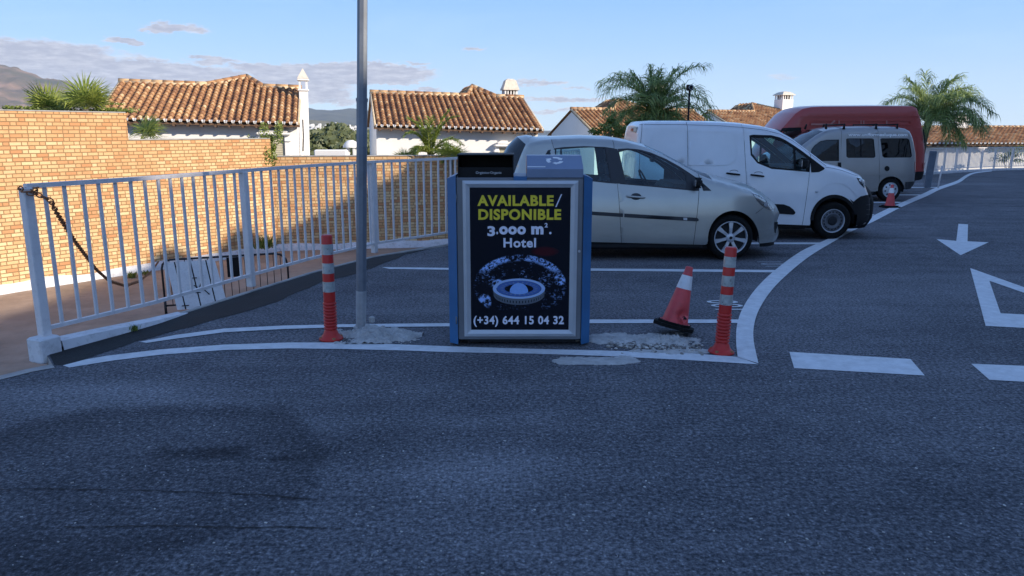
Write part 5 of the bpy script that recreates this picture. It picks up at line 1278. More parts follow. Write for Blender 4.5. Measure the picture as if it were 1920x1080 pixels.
    def wheel(s, x, r, rr, style, front=True, tw=.19):
        for side in (-1, 1):
            y0 = side*(s.W-.035); root = bpy.data.objects.new('wheel', None); COL.objects.link(root); root.parent = s.root; root.location = (x-s.cx, y0, r)
            f = lambda prof: [(a, -side*b_) for a, b_ in prof]
            mb = MB(); mb.lathe(f([(rr, -.005), (rr+.012, -.012), (rr+.03, -.016), (r-.05, -.018), (r-.022, -.004), (r-.012, .012), (r-.002, .03), (r, .055), (r, tw-.03), (r-.02, tw), (rr, tw)]), 40, axis='Y'); mb.build('tyre', M_['blackmat'], root, world=False, fix=True)
            o_ = lambda h: -side*h
            def P3(rad_, a, h): return (rad_*cos(a), o_(h), rad_*sin(a))
            mb = MB(); mb.lathe(f([(rr+.004, -.012), (rr-.006, -.014), (rr-.012, .0), (rr-.012, .05)]), 40, axis='Y'); mb.build('rim', M_['cap'], root, world=False, fix=True)
            mb = MB(); mb.lathe(f([(rr-.012, .045), (.001, .045)]), 32, axis='Y'); mb.build('wheel_back', M_['dark'], root, world=False, fix=True)
            mb = MB()
            if style == 'spoke':
                n = 7
                for k in range(n):
                    a = pi/2+2*pi*k/n+.02; w0_, w1_ = .26, .145
                    q = [P3(.045, a-w0_*1.6, .006), P3(.045, a+w0_*1.6, .006), P3(rr*.6, a+w1_*1.05, .0), P3(rr-.006, a+w1_, .004), P3(rr-.006, a-w1_, .004), P3(rr*.6, a-w1_*1.05, .0)]
                    i0 = [mb.vv(v) for v in q]; i1 = [mb.vv((v[0], v[1]+o_(.03), v[2])) for v in q]; mb.face(i0)
                    for m_ in range(6): mb.face((i0[m_], i0[(m_+1) % 6], i1[(m_+1) % 6], i1[m_]))
                mb.lathe(f([(.062, .03), (.06, .0), (.045, -.006), (.001, -.008)]), 24, axis='Y')
                mb.build('wheel_cover', M_['cap'], root, world=False, fix=True)
                mb = MB(); mb.lathe(f([(.022, -.0085), (.020, -.010), (.001, -.010)]), 16, axis='Y'); mb.build('hub_badge', M_['dark'], root, world=False, fix=True)
            elif style == 'steel':
                mb.lathe(f([(rr-.012, .02), (rr*.80, .012), (rr*.66, -.002), (rr*.60, -.004), (rr*.52, .006), (.001, .01)]), 36, axis='Y'); mb.build('steel_disc', M_['steel'], root, world=False, fix=True)
                mb = MB()
                for k in range(16):
                    a = 2*pi*k/16; mb.poly([P3(rr*.74+.014*cos(b_), a+.010/rr*1.3*sin(b_)/.1*.1*5*.4, .002) for b_ in [2*pi*j/8 for j in range(8)]])
                mb.build('vent_hole', M_['dark'], root, world=False)
                mb = MB(); mb.lathe(f([(.075, .005), (.07, -.006), (.05, -.012), (.001, -.013)]), 24, axis='Y'); mb.build('hub_cap', M_['dark'], root, world=False, fix=True)
            else:
                mb.lathe(f([(rr-.008, .01), (rr*.86, -.004), (rr*.45, -.014), (.001, -.016)]), 36, axis='Y'); mb.build('wheel_cover', M_['cap'], root, world=False, fix=True)
                mb = MB()
                for k in range(8):
                    a = 2*pi*k/8+.2; mb.poly([(rr*.68*cos(a)+(rr*.13*cos(b_))*cos(a)-(rr*.11*sin(b_))*sin(a), o_(-.0125), rr*.68*sin(a)+(rr*.13*cos(b_))*sin(a)+(rr*.11*sin(b_))*cos(a)) for b_ in [2*pi*j/10 for j in range(10)]])
                mb.build('cover_hole', M_['dark'], root, world=False)
            # wheel housing
            mb = MB(); R_ = r*1.22; ar = [pi*k/14-.15 for k in range(16)]; ya, yb = side*(s.W-.07), side*(s.W-.45)
            for a, b_ in zip(ar, ar[1:]): mb.quad((R_*cos(a)+x-s.cx, ya, r+R_*sin(a)), (R_*cos(b_)+x-s.cx, ya, r+R_*sin(b_)), (R_*cos(b_)+x-s.cx, yb, r+R_*sin(b_)), (R_*cos(a)+x-s.cx, yb, r+R_*sin(a)), smooth=True)
            mb.poly([(R_*cos(a)+x-s.cx, yb, r+R_*sin(a)) for a in ar]); mb.build('wheel_housing', M_['dark'], s.root, world=False)
    def box(s, name, x0, x1, y0, y1, z0, z1, mat, bev=0, parent=None):
        mb = MB(); mb.box(((x0+x1)/2-s.cx, (y0+y1)/2, (z0+z1)/2), (abs(x1-x0), abs(y1-y0), abs(z1-z0)), bev=bev); return mb.build(name, mat, parent or s.root, world=False)
    def ribbon(s, name, px, wid, mat, off=.004, sides=(-1, 1), parent=None):
        """thin line on the side surface (panel gap, crease)"""
        P = resample([s.U(*p) for p in px], .04, False)
        for side in sides:
            mb = MB(); pr = None; f = s.fn(side, off)
            for i, p in enumerate(P):
                a = Vector(P[max(0, i-1)]); b_ = Vector(P[min(len(P)-1, i+1)]); d = (b_-a).normalized(); n = Vector((-d.y, d.x))*wid/2
                r = (mb.vv(f(p[0]+n.x, p[1]+n.y)), mb.vv(f(p[0]-n.x, p[1]-n.y)))
                if pr: mb.face((pr[0], pr[1], r[1], r[0]) if side < 0 else (r[0], r[1], pr[1], pr[0]))
                pr = r
            mb.build(name, mat, parent or s.root, world=False)
    def seat(s, x, y, z=.35, d=1):
        mb = MB(); mb.box((x-s.cx, y, z+.1), (.5, .48, .2), bev=.05); mb.box((x-s.cx-d*.28, y, z+.45), (.16, .46, .62), M=Matrix.Rotation(-d*.25, 3, 'Y'), bev=.06); mb.box((x-s.cx-d*.37, y, z+.88), (.10, .26, .20), M=Matrix.Rotation(-d*.2, 3, 'Y'), bev=.04)
        mb.build('seat', M_['seat'], s.root, world=False)
def arcpts(cx, cy, rx, ry, a0, a1, n=12): return [(cx+rx*cos(radians(a0+(a1-a0)*i/n)), cy-ry*sin(radians(a0+(a1-a0)*i/n))) for i in range(n+1)]
M_['steel'] = simple('dark_steel_wheel', (.12, .125, .14), .5, .5, var=.15)
M_['lampdark'] = simple('headlamp_dark', (.035, .038, .042), .12, .3, var=.3, coat=1)
M_['bluecr'] = simple('panel_shadow_gap', (.06, .065, .08), .8)
M_['greytext'] = simple('grey_lettering', (.85, .85, .85), .5)
M_['railpink'] = simple('faded_rail', (.42, .17, .15), .5)
M_['bluepanel'] = simple('blue_grey_panel', (.13, .16, .20), .6, var=.15)
M_['mould'] = simple('door_moulding', (.02, .022, .028), .45, var=.2)

# ---- silver hatchback
Zc = G(1371, 489).y+.03
c = Car('hatchback', 'silver five-door hatchback parked nose to the road, partly hidden by the bin', 'car', Zc-.02, 1.70, gz(Zc), .86, .30, low=.34, fil=.075, ends=((.75, .30), (.5, .20)))
top = [(1454, 455, .10, 'front_bumper'), (1458, 442, .12, 'front_bumper'), (1455, 418, .13, 'front_bumper'), (1459, 406, .13, 'front_bumper'), (1454, 393, .12, 'bonnet'), (1437, 374, .10, 'bonnet'), (1413, 359.5, .09, 'bonnet'), (1388, 351.5, .08, 'bonnet'), (1362.5, 344.7, .08, 'bonnet'), (1338, 338, .07, 'windscreen'),
  (1316.7, 329.5, .06, 'windscreen'), (1280.6, 309.5, .05, 'windscreen'), (1246, 291, .05, 'windscreen'), (1212, 276.5, .05, 'roof'), (1177.5, 267, .045, 'roof'), (1143, 261.6, .045, 'roof'), (1091, 259.5, .045, 'roof'), (1040, 261, .04, 'roof'), (1008, 263.5, .05, 'roof'), (993, 266.5, .10, 'spoiler'), (986, 271, .16, 'rear_glass'), (978, 288, .22, 'rear_glass'), (971, 306, .24, 'rear_glass'), (962, 332, .24, 'tailgate'), (956, 362, .24, 'tailgate'), (952, 385, .26, 'rear_bumper'), (948, 400, .26, 'rear_bumper'), (948, 430, .22, 'rear_bumper'), (955, 452, .16, 'rear_bumper')]
c.set_outline(top); c.nsign = -1; c.fine = ('front_wing', 'rear_quarter', 'roof_side')
O = [(a[0], a[1]) for a in top]
farch = arcpts(1375, 449, 49, 55, -8, 188, 14)     # front arch, right to left
rarch = arcpts(1026, 447, 47, 53, -8, 188, 14)
side = O[::-1][::-1]
poly = O+[(970, 455)]+rarch[::-1]+[(1080, 453), (1165, 455), (1240, 457), (1322, 459)]+farch[::-1]+[(1428, 460)]
fwin = [(1158.5, 279), (1178, 278.2), (1200, 280.3), (1220.4, 286), (1249, 298), (1273.4, 311.5), (1292.6, 324), (1310, 336), (1334, 357.5), (1302, 358), (1230, 351), (1172, 346), (1160, 345)]
rwin = [(1022, 291), (1027, 282), (1040, 278), (1059, 275.5), (1095, 274), (1134, 275.5), (1154, 278.5), (1156, 344.5), (1140, 343.5), (1085, 337), (1040, 329), (1028, 318)]
def gap(polyA): return polyA
fdoor_front = [(1319.5, 350), (1322, 372), (1324, 389), (1321.5, 423), (1317, 438), (1311, 447), (1300, 450)]
PM = M_['silver']
# body side split into wing / doors / quarter by x ranges
def clipx(poly, xa=None, xb=None):
    """clip polygon (px) by curves x=f(y): Sutherland style against linear functions"""
    out = poly
    for line, keep in ((xa, 1), (xb, -1)):
        if line is None: continue
        def val(p): return keep*(p[0]-line(p[1]))
        res = []; n = len(out)
        for i in range(n):
            a, b_ = out[i], out[(i+1) % n]; va, vb = val(a), val(b_)
            if va >= 0: res.append(a)
            if (va >= 0) != (vb >= 0):
                t0, t1 = 0, 1
                for _ in range(24):
                    tm = (t0+t1)/2; vm = val((a[0]+(b_[0]-a[0])*tm, a[1]+(b_[1]-a[1])*tm))
                    if (vm >= 0) == (va >= 0): t0 = tm
                    else: t1 = tm
                res.append((a[0]+(b_[0]-a[0])*t0, a[1]+(b_[1]-a[1])*t0))
        out = res
    return out
def interp(pts):
    pts = sorted(pts, key=lambda p: p[1])
    def f(y):
        if y <= pts[0][1]: return pts[0][0]
        for (xa, ya), (xb, yb) in zip(pts, pts[1:]):
            if y <= yb: return xa+(xb-xa)*(y-ya)/(yb-ya)
        return pts[-1][0]
    return f
g = .9
fd = interp([(1312, 333), (1321, 356), (1324, 389), (1322, 423), (1315, 441), (1309, 449), (1300, 452)])
bd = interp([(1150, 262), (1157, 300), (1160, 343.5), (1168, 360), (1170, 375), (1168.6, 420.6), (1165, 452)])
rd = interp([(1034, 250), (1034, 330), (1040, 360), (1060, 395), (1078, 420), (1082, 450)])
sh = lambda f, d: (lambda y: f(y)+d)
def dens(P): return resample(P, 8)
PP = dens(poly)

fwd = clipx(fwin, None, sh(fd, -1.6))
rwd = clipx(rwin, interp([(1036, 0), (1036, 500)])); rwd = clipx(rwd, None, sh(bd, -1.6)); rwq = clipx(rwin, None, interp([(1032.5, 0), (1032.5, 500)]))
fwd = clipx(fwd, sh(bd, 2))
c.side_panel('front_wing', clipx(PP, sh(fd, .45)), PM, step=.05)
c.side_panel('front_door', clipx(PP, sh(bd, .4), sh(fd, -.45)), PM, holes=[fwd], step=.06)
c.side_panel('rear_door', clipx(PP, sh(rd, .4), sh(bd, -.4)), PM, holes=[rwd], step=.06)
c.side_panel('rear_quarter', clipx(PP, None, sh(rd, -.3)), PM, holes=[rwq], step=.06)
def shrink(P, k):
    cx = sum(p[0] for p in P)/len(P); cy = sum(p[1] for p in P)/len(P); return [(cx+(x-cx)*k, cy+(y-cy)*k) for x, y in P]
fgl = [(1161, 285.5), (1176, 281.5), (1199, 283), (1223, 290.5), (1250, 303), (1270, 315), (1286, 327.5), (1287.5, 353), (1230, 348.5), (1174, 343.5)]
rgl = [(1053.5, 280), (1080, 277.5), (1110, 276.5), (1133, 278), (1138, 300), (1145, 340), (1100, 337), (1053.5, 330)]
rq = [(1024.5, 291), (1029, 284), (1040, 280.5), (1050.5, 279.5), (1050.5, 327), (1032, 318)]
c.side_panel('window_trim', fwin, M_['mould'], holes=[fgl], off=-.004, step=.08)
c.side_panel('window_trim', clipx(fwin, sh(fd, -2.5)), M_['mould'], off=.004, step=.08)
c.side_panel('window_trim', rwin, M_['mould'], holes=[rgl, rq], off=-.004, step=.08)
c.side_panel('pillar_trim', [(1135, 276), (1157.5, 279.5), (1163, 300), (1173, 345), (1147, 343.5), (1141, 310)], M_['mould'], off=.003, step=.08)
for P in (fgl, rgl, rq): c.side_panel('side_glass', P, M_['glass'], off=-.012, step=.12)
c.strips({'*': PM, 'windscreen': M_['glass'], 'rear_glass': M_['glass_dark'], 'spoiler': PM})
c.shell([c.U(*p) for p in clipx(PP, None, None)], [[c.U(*p) for p in shrink(fwin, 1.03)], [c.U(*p) for p in shrink(rwin, 1.03)]], M_['dark'])
rub = [(1100, 395.5), (1112, 396.5), (1200, 402), (1307, 408.3), (1309.5, 411), (1309.5, 414), (1306, 415), (1200, 409), (1112, 403.2), (1100, 402.5)]
c.side_panel('rub_strip', clipx(rub, sh(bd, 1.2)), M_['mould'], off=.012, step=.15); c.side_panel('rub_strip', clipx(rub, None, sh(bd, -1.2)), M_['mould'], off=.012, step=.15)
c.side_panel('strip_badge', [(1281, 407.8), (1288, 408.2), (1288, 412.8), (1281, 412.4)], M_['cap'], off=.015, step=.1)
c.ribbon('crease', [(1100, 436.5), (1165, 439), (1230, 440.5), (1300, 441)], .010, M_['silver'], off=.005)
# handle: bar and recess
c.side_panel('handle_recess', arcpts(1192.5, 368.5, 10, 6.5, 0, 360, 16)[:-1], M_['mould'], off=.002, step=.1)
def handle(c, px0, px1, py0, py1, mat, th=.03, h=.028):
    a, b_ = c.U(px0, py0), c.U(px1, py1)
    for side in (-1, 1):
        mb = MB(); pts = [Vector((a[0]+(b_[0]-a[0])*t_-c.cx, side*(c.w(a[0]+(b_[0]-a[0])*t_, a[1])+(.012+th*sin(pi*t_)**.5*.8)), a[1]+(b_[1]-a[1])*t_)) for t_ in (0, .06, .2, .5, .8, .94, 1)]
        mb.ringtube(pts, [h*.35, h*.5, h*.52, h*.55, h*.52, h*.5, h*.35], 10); mb.build('door_handle', mat, c.root, world=False)
handle(c, 1174.5, 1209, 367.5, 370.5, PM)
# head and tail lamps
hl_ = [(1409.5, 361), (1420, 364.5), (1432, 370.5), (1443, 380.5), (1450, 389), (1453.6, 396.5), (1446, 395), (1437, 391.7), (1428, 385.5), (1419, 376)]
c.side_panel('headlamp', hl_, M_['lampdark'], off=.004, step=.05)
c.side_panel('headlamp_lens', arcpts(1436.5, 383, 4.2, 4.6, 0, 360, 12)[:-1], M_['lamp_clear'], off=.007, step=.05)
c.ribbon('lamp_edge', [(1410, 361.5), (1420, 364.8), (1432, 371), (1443, 381), (1452.5, 395)], .008, M_['chrome'], off=.006)
c.ribbon('bumper_joint', [(1432, 388.5), (1424, 395), (1417, 400)], .005, M_['dark'])
c.side_panel('bumper_notch', [(1452.5, 417), (1459, 416), (1459, 424), (1456, 438), (1452.5, 436)], M_['black'], off=.004, step=.06)
c.side_panel('bumper_skirt', [(1424, 456.5), (1455, 452.5), (1452, 459), (1440, 462), (1424, 462.5)], M_['black'], off=.004, step=.06)
# wheel arch lips
for C_ in ((1375, 449, 49.5, 55.5), (1026, 447, 47.5, 53.5)): c.ribbon('arch_lip', arcpts(*C_, -4, 184, 22), .022, PM, off=.006)
xw = c.U(1371, 449)[0]; xr_ = xw-2.42
r_ = .308; c.wheel(xw, r_, .222, 'spoke'); c.wheel(c.U(1026, 449)[0], r_, .222, 'spoke')
# mirror on both sides
def mirror(c, px, py, s_=1, mat=PM, sides=(-1, 1)):
    x, z = c.U(px, py)
    for side in sides:
        y = c.w(x, z); mb = MB(); mb.box((x-c.cx, side*(y+.12), z+.01), (.09*s_, .18*s_, .135*s_), bev=.042); o = mb.build('mirror', mat, c.root, world=False)
        mb = MB(); mb.ringtube([(x-c.cx+.02, side*(y-.03), z-.04), (x-c.cx+.01, side*(y+.09), z-.02)], .022, 8); mb.build('mirror_arm', M_['black'], o, world=False)
        mb = MB(); mb.box((x-c.cx-.048*s_*c.dirn, side*(y+.13), z+.01), (.006, .12*s_, .08*s_)); mb.build('mirror_glass', M_['chrome'], o, world=False)
mirror(c, 1305, 343, 1, M_['black']); 
# cabin: floor, dash, wheel, seats
c.box('floor', c.xmin+.25, c.xmax-.3, -.72, .72, .18, .36, M_['dark'], .04); zf_ = c.U(1230, 350)[1]
c.box('dashboard', c.U(1262, 350)[0], c.U(1322, 350)[0], -.66, .66, .35, zf_+.02, M_['dark'], .08)
for sy_ in (-.36, .36): c.seat(c.U(1200, 350)[0], sy_, .32); c.seat(c.U(1090, 350)[0], sy_, .34)
mb = MB(); xs_, zs_ = c.U(1236, 352); M3 = Matrix.Rotation(-.45, 3, 'Y')
mb.ringtube([Vector((xs_-c.cx, .36, zf_+.0))+M3 @ Vector((0, .18*cos(a), .18*sin(a))) for a in [2*pi*k/24 for k in range(25)]], .014, 6, caps=False)
for a in (.2, pi-.2, -pi/2): mb.ringtube([Vector((xs_-c.cx, .36, zf_))+M3 @ Vector((0, .17*cos(a), .17*sin(a))), Vector((xs_-c.cx+.02, .36, zf_))], .012, 6)
mb.build('steering_wheel', M_['dark'], c.root, world=False)
mb = MB(); a = c.U(1233, 296); mb.box((a[0]-c.cx+.05, 0, a[1]-.05), (.04, .20, .06), bev=.015); mb.ringtube([(a[0]-c.cx+.05, 0, a[1]), (a[0]-c.cx+.03, 0, a[1]+.08)], .01, 6); mb.build('rear_view_mirror', M_['dark'], c.root, world=False)
c.box('underbody', c.xmin+.5, c.xmax-.45, -.70, .70, .13, .2, M_['dark'], .02)
c.box('sill', c.U(1080, 450)[0], c.U(1320, 450)[0], -c.W+.05, c.W-.05, .16, .24, M_['dark'], .02)
mb = MB(); p = c.U(1000, 264); mb.ringtube([(p[0]-c.cx+.05, -.2, p[1]+.0), (p[0]-c.cx-.10, -.2, p[1]+.19)], .004, 5); mb.build('aerial', M_['black'], c.root, world=False)
print('hatch', c.xmin, c.xmax, c.zg, Zc)

# ---- white panel van
Zc = G(1561, 449).y
c = Car('panel_van', 'white panel van with black bumper corner, parked between the silver hatchback and the silver minibus', 'van', Zc-.02, 1.84, gz(Zc), 1.08, .17, low=.36, fil=.10, ends=((.95, .33), (.35, .07)))
top = [(1606, 427, .08, 'front_bumper'), (1628, 421, .12, 'front_bumper'), (1633, 408, .16, 'front_bumper'), (1635, 386, .17, 'front_bumper'), (1633, 368, .16, 'front_bumper'), (1627, 352, .12, 'bonnet'), (1622, 336, .09, 'bonnet'), (1606, 326, .07, 'bonnet'), (1590, 319.5, .06, 'bonnet'), (1552, 308.5, .05, 'windscreen'),
  (1521.3, 284.5, .05, 'windscreen'), (1487, 258.5, .05, 'windscreen'), (1462.8, 245, .045, 'roof'), (1435.3, 238.5, .04, 'roof'), (1394, 233.2, .04, 'roof'), (1349.4, 230, .035, 'roof'), (1280.6, 228.5, .03, 'roof'), (1230, 228.3, .03, 'roof'), (1205, 230, .03, 'roof'),
  (1199, 236, .02, 'rear_door'), (1196, 250, .02, 'rear_door'), (1192, 300, .02, 'rear_door'), (1189, 360, .03, 'rear_door'), (1187, 400, .03, 'rear_bumper'), (1187, 420, .03, 'rear_bumper'), (1192, 427, .02, 'rear_bumper')]
c.set_outline(top); c.nsign = -1; c._ex = None; PM = M_['white']; c.fine = ('front_wing', 'rear_side')
fdv = interp([(1521, 300), (1523, 318), (1524, 335), (1522, 355), (1518, 376), (1512, 398), (1504, 418)]); bdv = interp([(1393.5, 230), (1394.5, 290), (1397, 351), (1400, 420)]); sdv = interp([(1289, 225), (1289, 420)])
poly = [(a[0], a[1]) for a in top]+[(1225, 428)]+arcpts(1262, 417, 42, 45, 188, -8, 14)+[(1310, 421), (1461, 420.5), (1518, 422.5)]+arcpts(1564, 413, 45, 46.5, 188, -14, 16)
PP = dens(poly)
wv = [(1405, 254), (1412, 252.5), (1446.7, 253.6), (1462, 257.5), (1473, 262.6), (1487, 271.5), (1504.4, 283.3), (1525, 299), (1546.7, 315.6), (1544, 318.5), (1535.6, 322.7), (1525, 323.4), (1446.7, 316.7), (1420, 306), (1407.5, 291)]
wvd = clipx(wv, None, sh(fdv, -1.6))
c.side_panel('front_wing', clipx(PP, sh(fdv, .4)), PM, step=.06); c.side_panel('front_door', clipx(PP, sh(bdv, .4), sh(fdv, -.4)), PM, holes=[wvd], step=.07)
c.side_panel('sliding_door', clipx(PP, sh(sdv, .35), sh(bdv, -.35)), PM, step=.08); c.side_panel('rear_side', clipx(PP, None, sh(sdv, -.35)), PM, step=.08)
g1 = [(1409, 258), (1445, 258.5), (1470, 266.5), (1487, 277.5), (1489, 317.5), (1446, 313), (1421, 302.5), (1410.5, 290)]; g2 = [(1491.5, 281), (1511, 295), (1511.5, 320), (1493.5, 318.5)]
c.side_panel('window_trim', wv, M_['black'], holes=[g1, g2], off=-.004, step=.08); c.side_panel('window_trim', clipx(wv, sh(fdv, -2.4)), M_['black'], off=.004, step=.08)
for P in (g1, g2): c.side_panel('side_glass', P, M_['glass'], off=-.012, step=.12)
c.strips({'*': PM, 'windscreen': M_['glass'], 'front_bumper': M_['black'], 'rear_bumper': M_['black']})
c.shell([c.U(*p) for p in PP], [[c.U(*p) for p in shrink(wv, 1.03)]], M_['dark'])
handle(c, 1407, 1432, 327.5, 330.5, M_['black']); handle(c, 1361.5, 1387, 324.5, 327.5, M_['black'])
for cx_, cy_ in ((1422, 325.5), (1376, 322.3)): c.ribbon('handle_recess', arcpts(cx_, cy_, 8, 3.4, 10, 170, 8), .008, M_['bluecr'], off=.003)
# pressed panels on the load area: raised fields with soft edge
for P in ([(1221, 300), (1221, 270), (1223, 258), (1229, 249.5), (1240, 246), (1286.5, 246), (1286.5, 307), (1221, 305)], [(1291.5, 246), (1365, 248), (1374, 251), (1380, 257.5), (1380.5, 280), (1379.5, 296), (1373, 304), (1364, 308), (1340, 309.5), (1291.5, 308.5)]):
    c.side_panel('pressed_field', P, PM, off=.006, step=.10)
    c.ribbon('pressed_edge', P+[P[0]], .016, PM, off=.009)
c.ribbon('roof_gutter', [(1200, 233.5), (1280, 233.5), (1350, 235.5), (1394, 239), (1435, 244), (1462, 251), (1487, 264), (1521, 289), (1550, 311)], .006, M_['bluecr'], off=.003)
c.ribbon('panel_gap', [(1204.5, 233), (1203, 250), (1200, 280), (1198, 330)], .006, M_['bluecr'], off=.003)
c.ribbon('bonnet_gap', [(1548, 313.5), (1560, 315), (1580, 319.5), (1600, 327), (1612, 331)], .005, M_['bluecr'], off=.003)
c.ribbon('wing_crease', arcpts(1568, 408, 48, 66, 30, 150, 14), .02, PM, off=.007)
c.side_panel('door_moulding', [(1405, 380.5), (1446.7, 382), (1469, 383), (1480, 387), (1487, 392.5), (1491, 398), (1490, 401), (1486.7, 402.5), (1460, 400.5), (1405, 398)], M_['black'], off=.014, step=.08)
c.side_panel('headlamp', [(1606, 333), (1614, 334.5), (1623.5, 337.5), (1625.5, 343), (1625.5, 352), (1620, 352), (1612.5, 345)], M_['lampdark'], off=.005, step=.05)
c.side_panel('headlamp_lens', [(1614, 337), (1622, 339.5), (1624, 350), (1619.5, 350)], M_['lamp_clear'], off=.008, step=.05)
c.side_panel('bumper_corner', [(1593, 373), (1600, 378.2), (1606, 373), (1613, 368.2), (1624, 365.5), (1634, 365.5), (1635, 386), (1633, 408), (1628, 420), (1610.5, 427), (1604, 426), (1606.5, 404), (1602, 388)], M_['black'], off=.010, step=.05)
for yy in (384, 393, 402): c.ribbon('bumper_slat', [(1624, yy), (1633.5, yy-.5)], .012, M_['mould'], off=.02)
c.ribbon('arch_trim', arcpts(1564, 413, 42, 45, 14, 180, 26), .055, M_['black'], off=.010)
c.ribbon('bumper_reflector', [(1630.5, 371), (1634, 374)], .03, M_['lamp_clear'], off=.015)
mb = MB(); p = c.U(1531, 359.5); mb.lathe([(.022, -.006), (.02, -.012), (.001, -.012)], 12, (p[0]-c.cx, -c.w(*p), p[1]), axis='Y'); mb.build('side_repeater', M_['alu'], c.root, world=False)
# rear doors: high brake lamp, handles
za = c.U(1200, 238)[1]; xa = c.U(1199, 238)[0]
mb = MB(); mb.box((xa-c.cx-.03, -.35, za-.04), (.03, .5, .09), bev=.012); o = mb.build('lamp_housing', M_['creamw'], c.root, world=False); mb = MB(); mb.box((xa-c.cx-.05, -.30, za-.04), (.02, .20, .045), bev=.005); mb.build('brake_lamp', M_['lamp_red'], o, world=False)
mirror(c, 1502, 307, 1.25, M_['black'])
c.wheel(c.U(1561.5, 412)[0], .305, .19, 'steel'); c.wheel(c.U(1262, 414)[0], .305, .19, 'steel')
c.box('floor', c.xmin+.2, c.xmax-.5, -.75, .75, .25, .42, M_['dark'], .04); c.box('underbody', c.xmin+.4, c.xmax-.5, -.72, .72, .16, .25, M_['dark'], .02)
c.box('sill', c.U(1310, 421)[0], c.U(1516, 421)[0], -c.W+.06, c.W-.06, .17, .27, M_['black'], .02)
zd = c.U(1470, 313)[1]; c.box('dashboard', c.U(1472, 313)[0], c.U(1545, 313)[0], -.70, .70, .5, zd, M_['dark'], .08)
c.box('bulkhead', c.U(1396, 313)[0], c.U(1399, 313)[0], -.70, .70, .3, zd+.55, M_['dark'])
for sy_ in (-.38, .38): c.seat(c.U(1432, 310)[0], sy_, .45)
mb = MB(); xs_ = c.U(1460, 312)[0]; M3 = Matrix.Rotation(-.5, 3, 'Y'); mb.ringtube([Vector((xs_-c.cx, .38, zd+.03))+M3 @ Vector((0, .18*cos(a), .18*sin(a))) for a in [2*pi*k/24 for k in range(25)]], .014, 6, caps=False); mb.build('steering_wheel', M_['dark'], c.root, world=False)
print('van', c.xmin, c.xmax, c.zg, Zc)

# ---- silver minibus (faces left)
Zc = G(1670, 378).y
c = Car('minibus', 'dented silver grey minibus with dark side windows and web address, beside the red van', 'van', Zc-.02, 1.80, gz(Zc), 1.05, .16, low=.34, fil=.10, dirn=-1, ends=((.7, .30), (.35, .10)))
top = [(1446, 356, .06, 'front_bumper'), (1440, 345, .10, 'front_bumper'), (1438, 330, .14, 'front_bumper'), (1440, 312, .14, 'front_bumper'), (1449, 300, .10, 'bonnet'), (1468, 291, .08, 'bonnet'), (1487, 284, .06, 'bonnet'), (1500, 277.5, .05, 'windscreen'), (1515, 266, .05, 'windscreen'), (1532, 254, .05, 'windscreen'), (1546, 246.5, .05, 'roof'), (1562, 242, .04, 'roof'), (1585, 239.5, .04, 'roof'), (1623, 238.6, .04, 'roof'),
  (1684, 239, .04, 'roof'), (1699, 241, .03, 'roof'), (1708, 246, .03, 'tailgate'), (1712.5, 256, .03, 'tailgate'), (1716, 270, .03, 'tailgate'), (1719, 288, .04, 'tailgate'), (1719, 312, .04, 'tailgate'), (1717, 338, .06, 'rear_bumper'), (1717.5, 344, .06, 'rear_bumper'), (1711, 353, .04, 'rear_bumper')]
c.set_outline(top); c.nsign = 1; c.fine = ('front_side', 'rear_side'); PM = M_['beige']
poly = [(a[0], a[1]) for a in top]+[(1697, 355)]+arcpts(1671, 356, 25, 25.5, 4, 184, 12)+[(1640, 359), (1570, 359), (1522, 359)]+arcpts(1495, 357, 25, 25, 0, 184, 12)
PP = dens(poly)
w0_ = [(1521.5, 280), (1527.6, 272), (1537.8, 264.8), (1550, 262), (1573.2, 261.6), (1573.2, 302), (1546, 302), (1526, 301), (1519, 290)]
w1_ = [(1586.5, 261), (1589, 259.4), (1635, 259.4), (1638.5, 261), (1641.5, 293), (1639, 296), (1590, 296), (1587, 293.5)]
w2_ = [(1650.5, 261), (1653, 259.3), (1701, 259.3), (1705, 262), (1710, 292), (1707.5, 295.3), (1658, 295.8), (1654.5, 293)]
dfl = interp([(1578, 235), (1578.5, 290), (1577, 335), (1572, 358)]); dmd = interp([(1646, 235), (1646, 300), (1648.8, 330), (1648, 356)])
c.side_panel('front_side', clipx(PP, None, sh(dfl, -.25)), PM, holes=[w0_], step=.09); c.side_panel('sliding_door', clipx(PP, sh(dfl, .25), sh(dmd, -.25)), PM, holes=[w1_], step=.09); c.side_panel('rear_side', clipx(PP, sh(dmd, .25)), PM, holes=[w2_], step=.09)
for P, k in ((w0_, .94), (w1_, .955), (w2_, .955)): c.side_panel('window_trim', P, M_['black'], holes=[shrink(P, k)], off=-.003, step=.12); c.side_panel('side_glass', shrink(P, k+.01), M_['glass_dark'], off=-.010, step=.2)
c.ribbon('window_bar', [(1614, 260.5), (1615, 295)], .025, M_['black'], off=-.002); c.ribbon('door_frame', [(1519, 281), (1526.5, 270), (1538, 262.6), (1552, 260), (1576, 259.8), (1576, 335)], .02, PM, off=.006)
for yy in ((326.8, 326.2), (351.4, 351.2)): c.ribbon('waist_moulding', [(1520, yy[0]), (1640, yy[0]), (1714, yy[1])] if yy[0] < 340 else [(1525, yy[0]), (1643, yy[0])], .03, PM, off=.010)
c.ribbon('waist_line', [(1582, 298), (1646, 297), (1713, 297)], .02, PM, off=.008)
c.strips({'*': PM, 'windscreen': M_['glass'], 'front_bumper': M_['mould']})
c.shell([c.U(*p) for p in PP], [[c.U(*p) for p in shrink(P, 1.03)] for P in (w0_, w1_, w2_)], M_['dark'])
c.side_panel('door_handle', [(1570.5, 304.5), (1576.5, 304.5), (1577.2, 315.5), (1571, 315.5)], M_['black'], off=.02, step=.06)
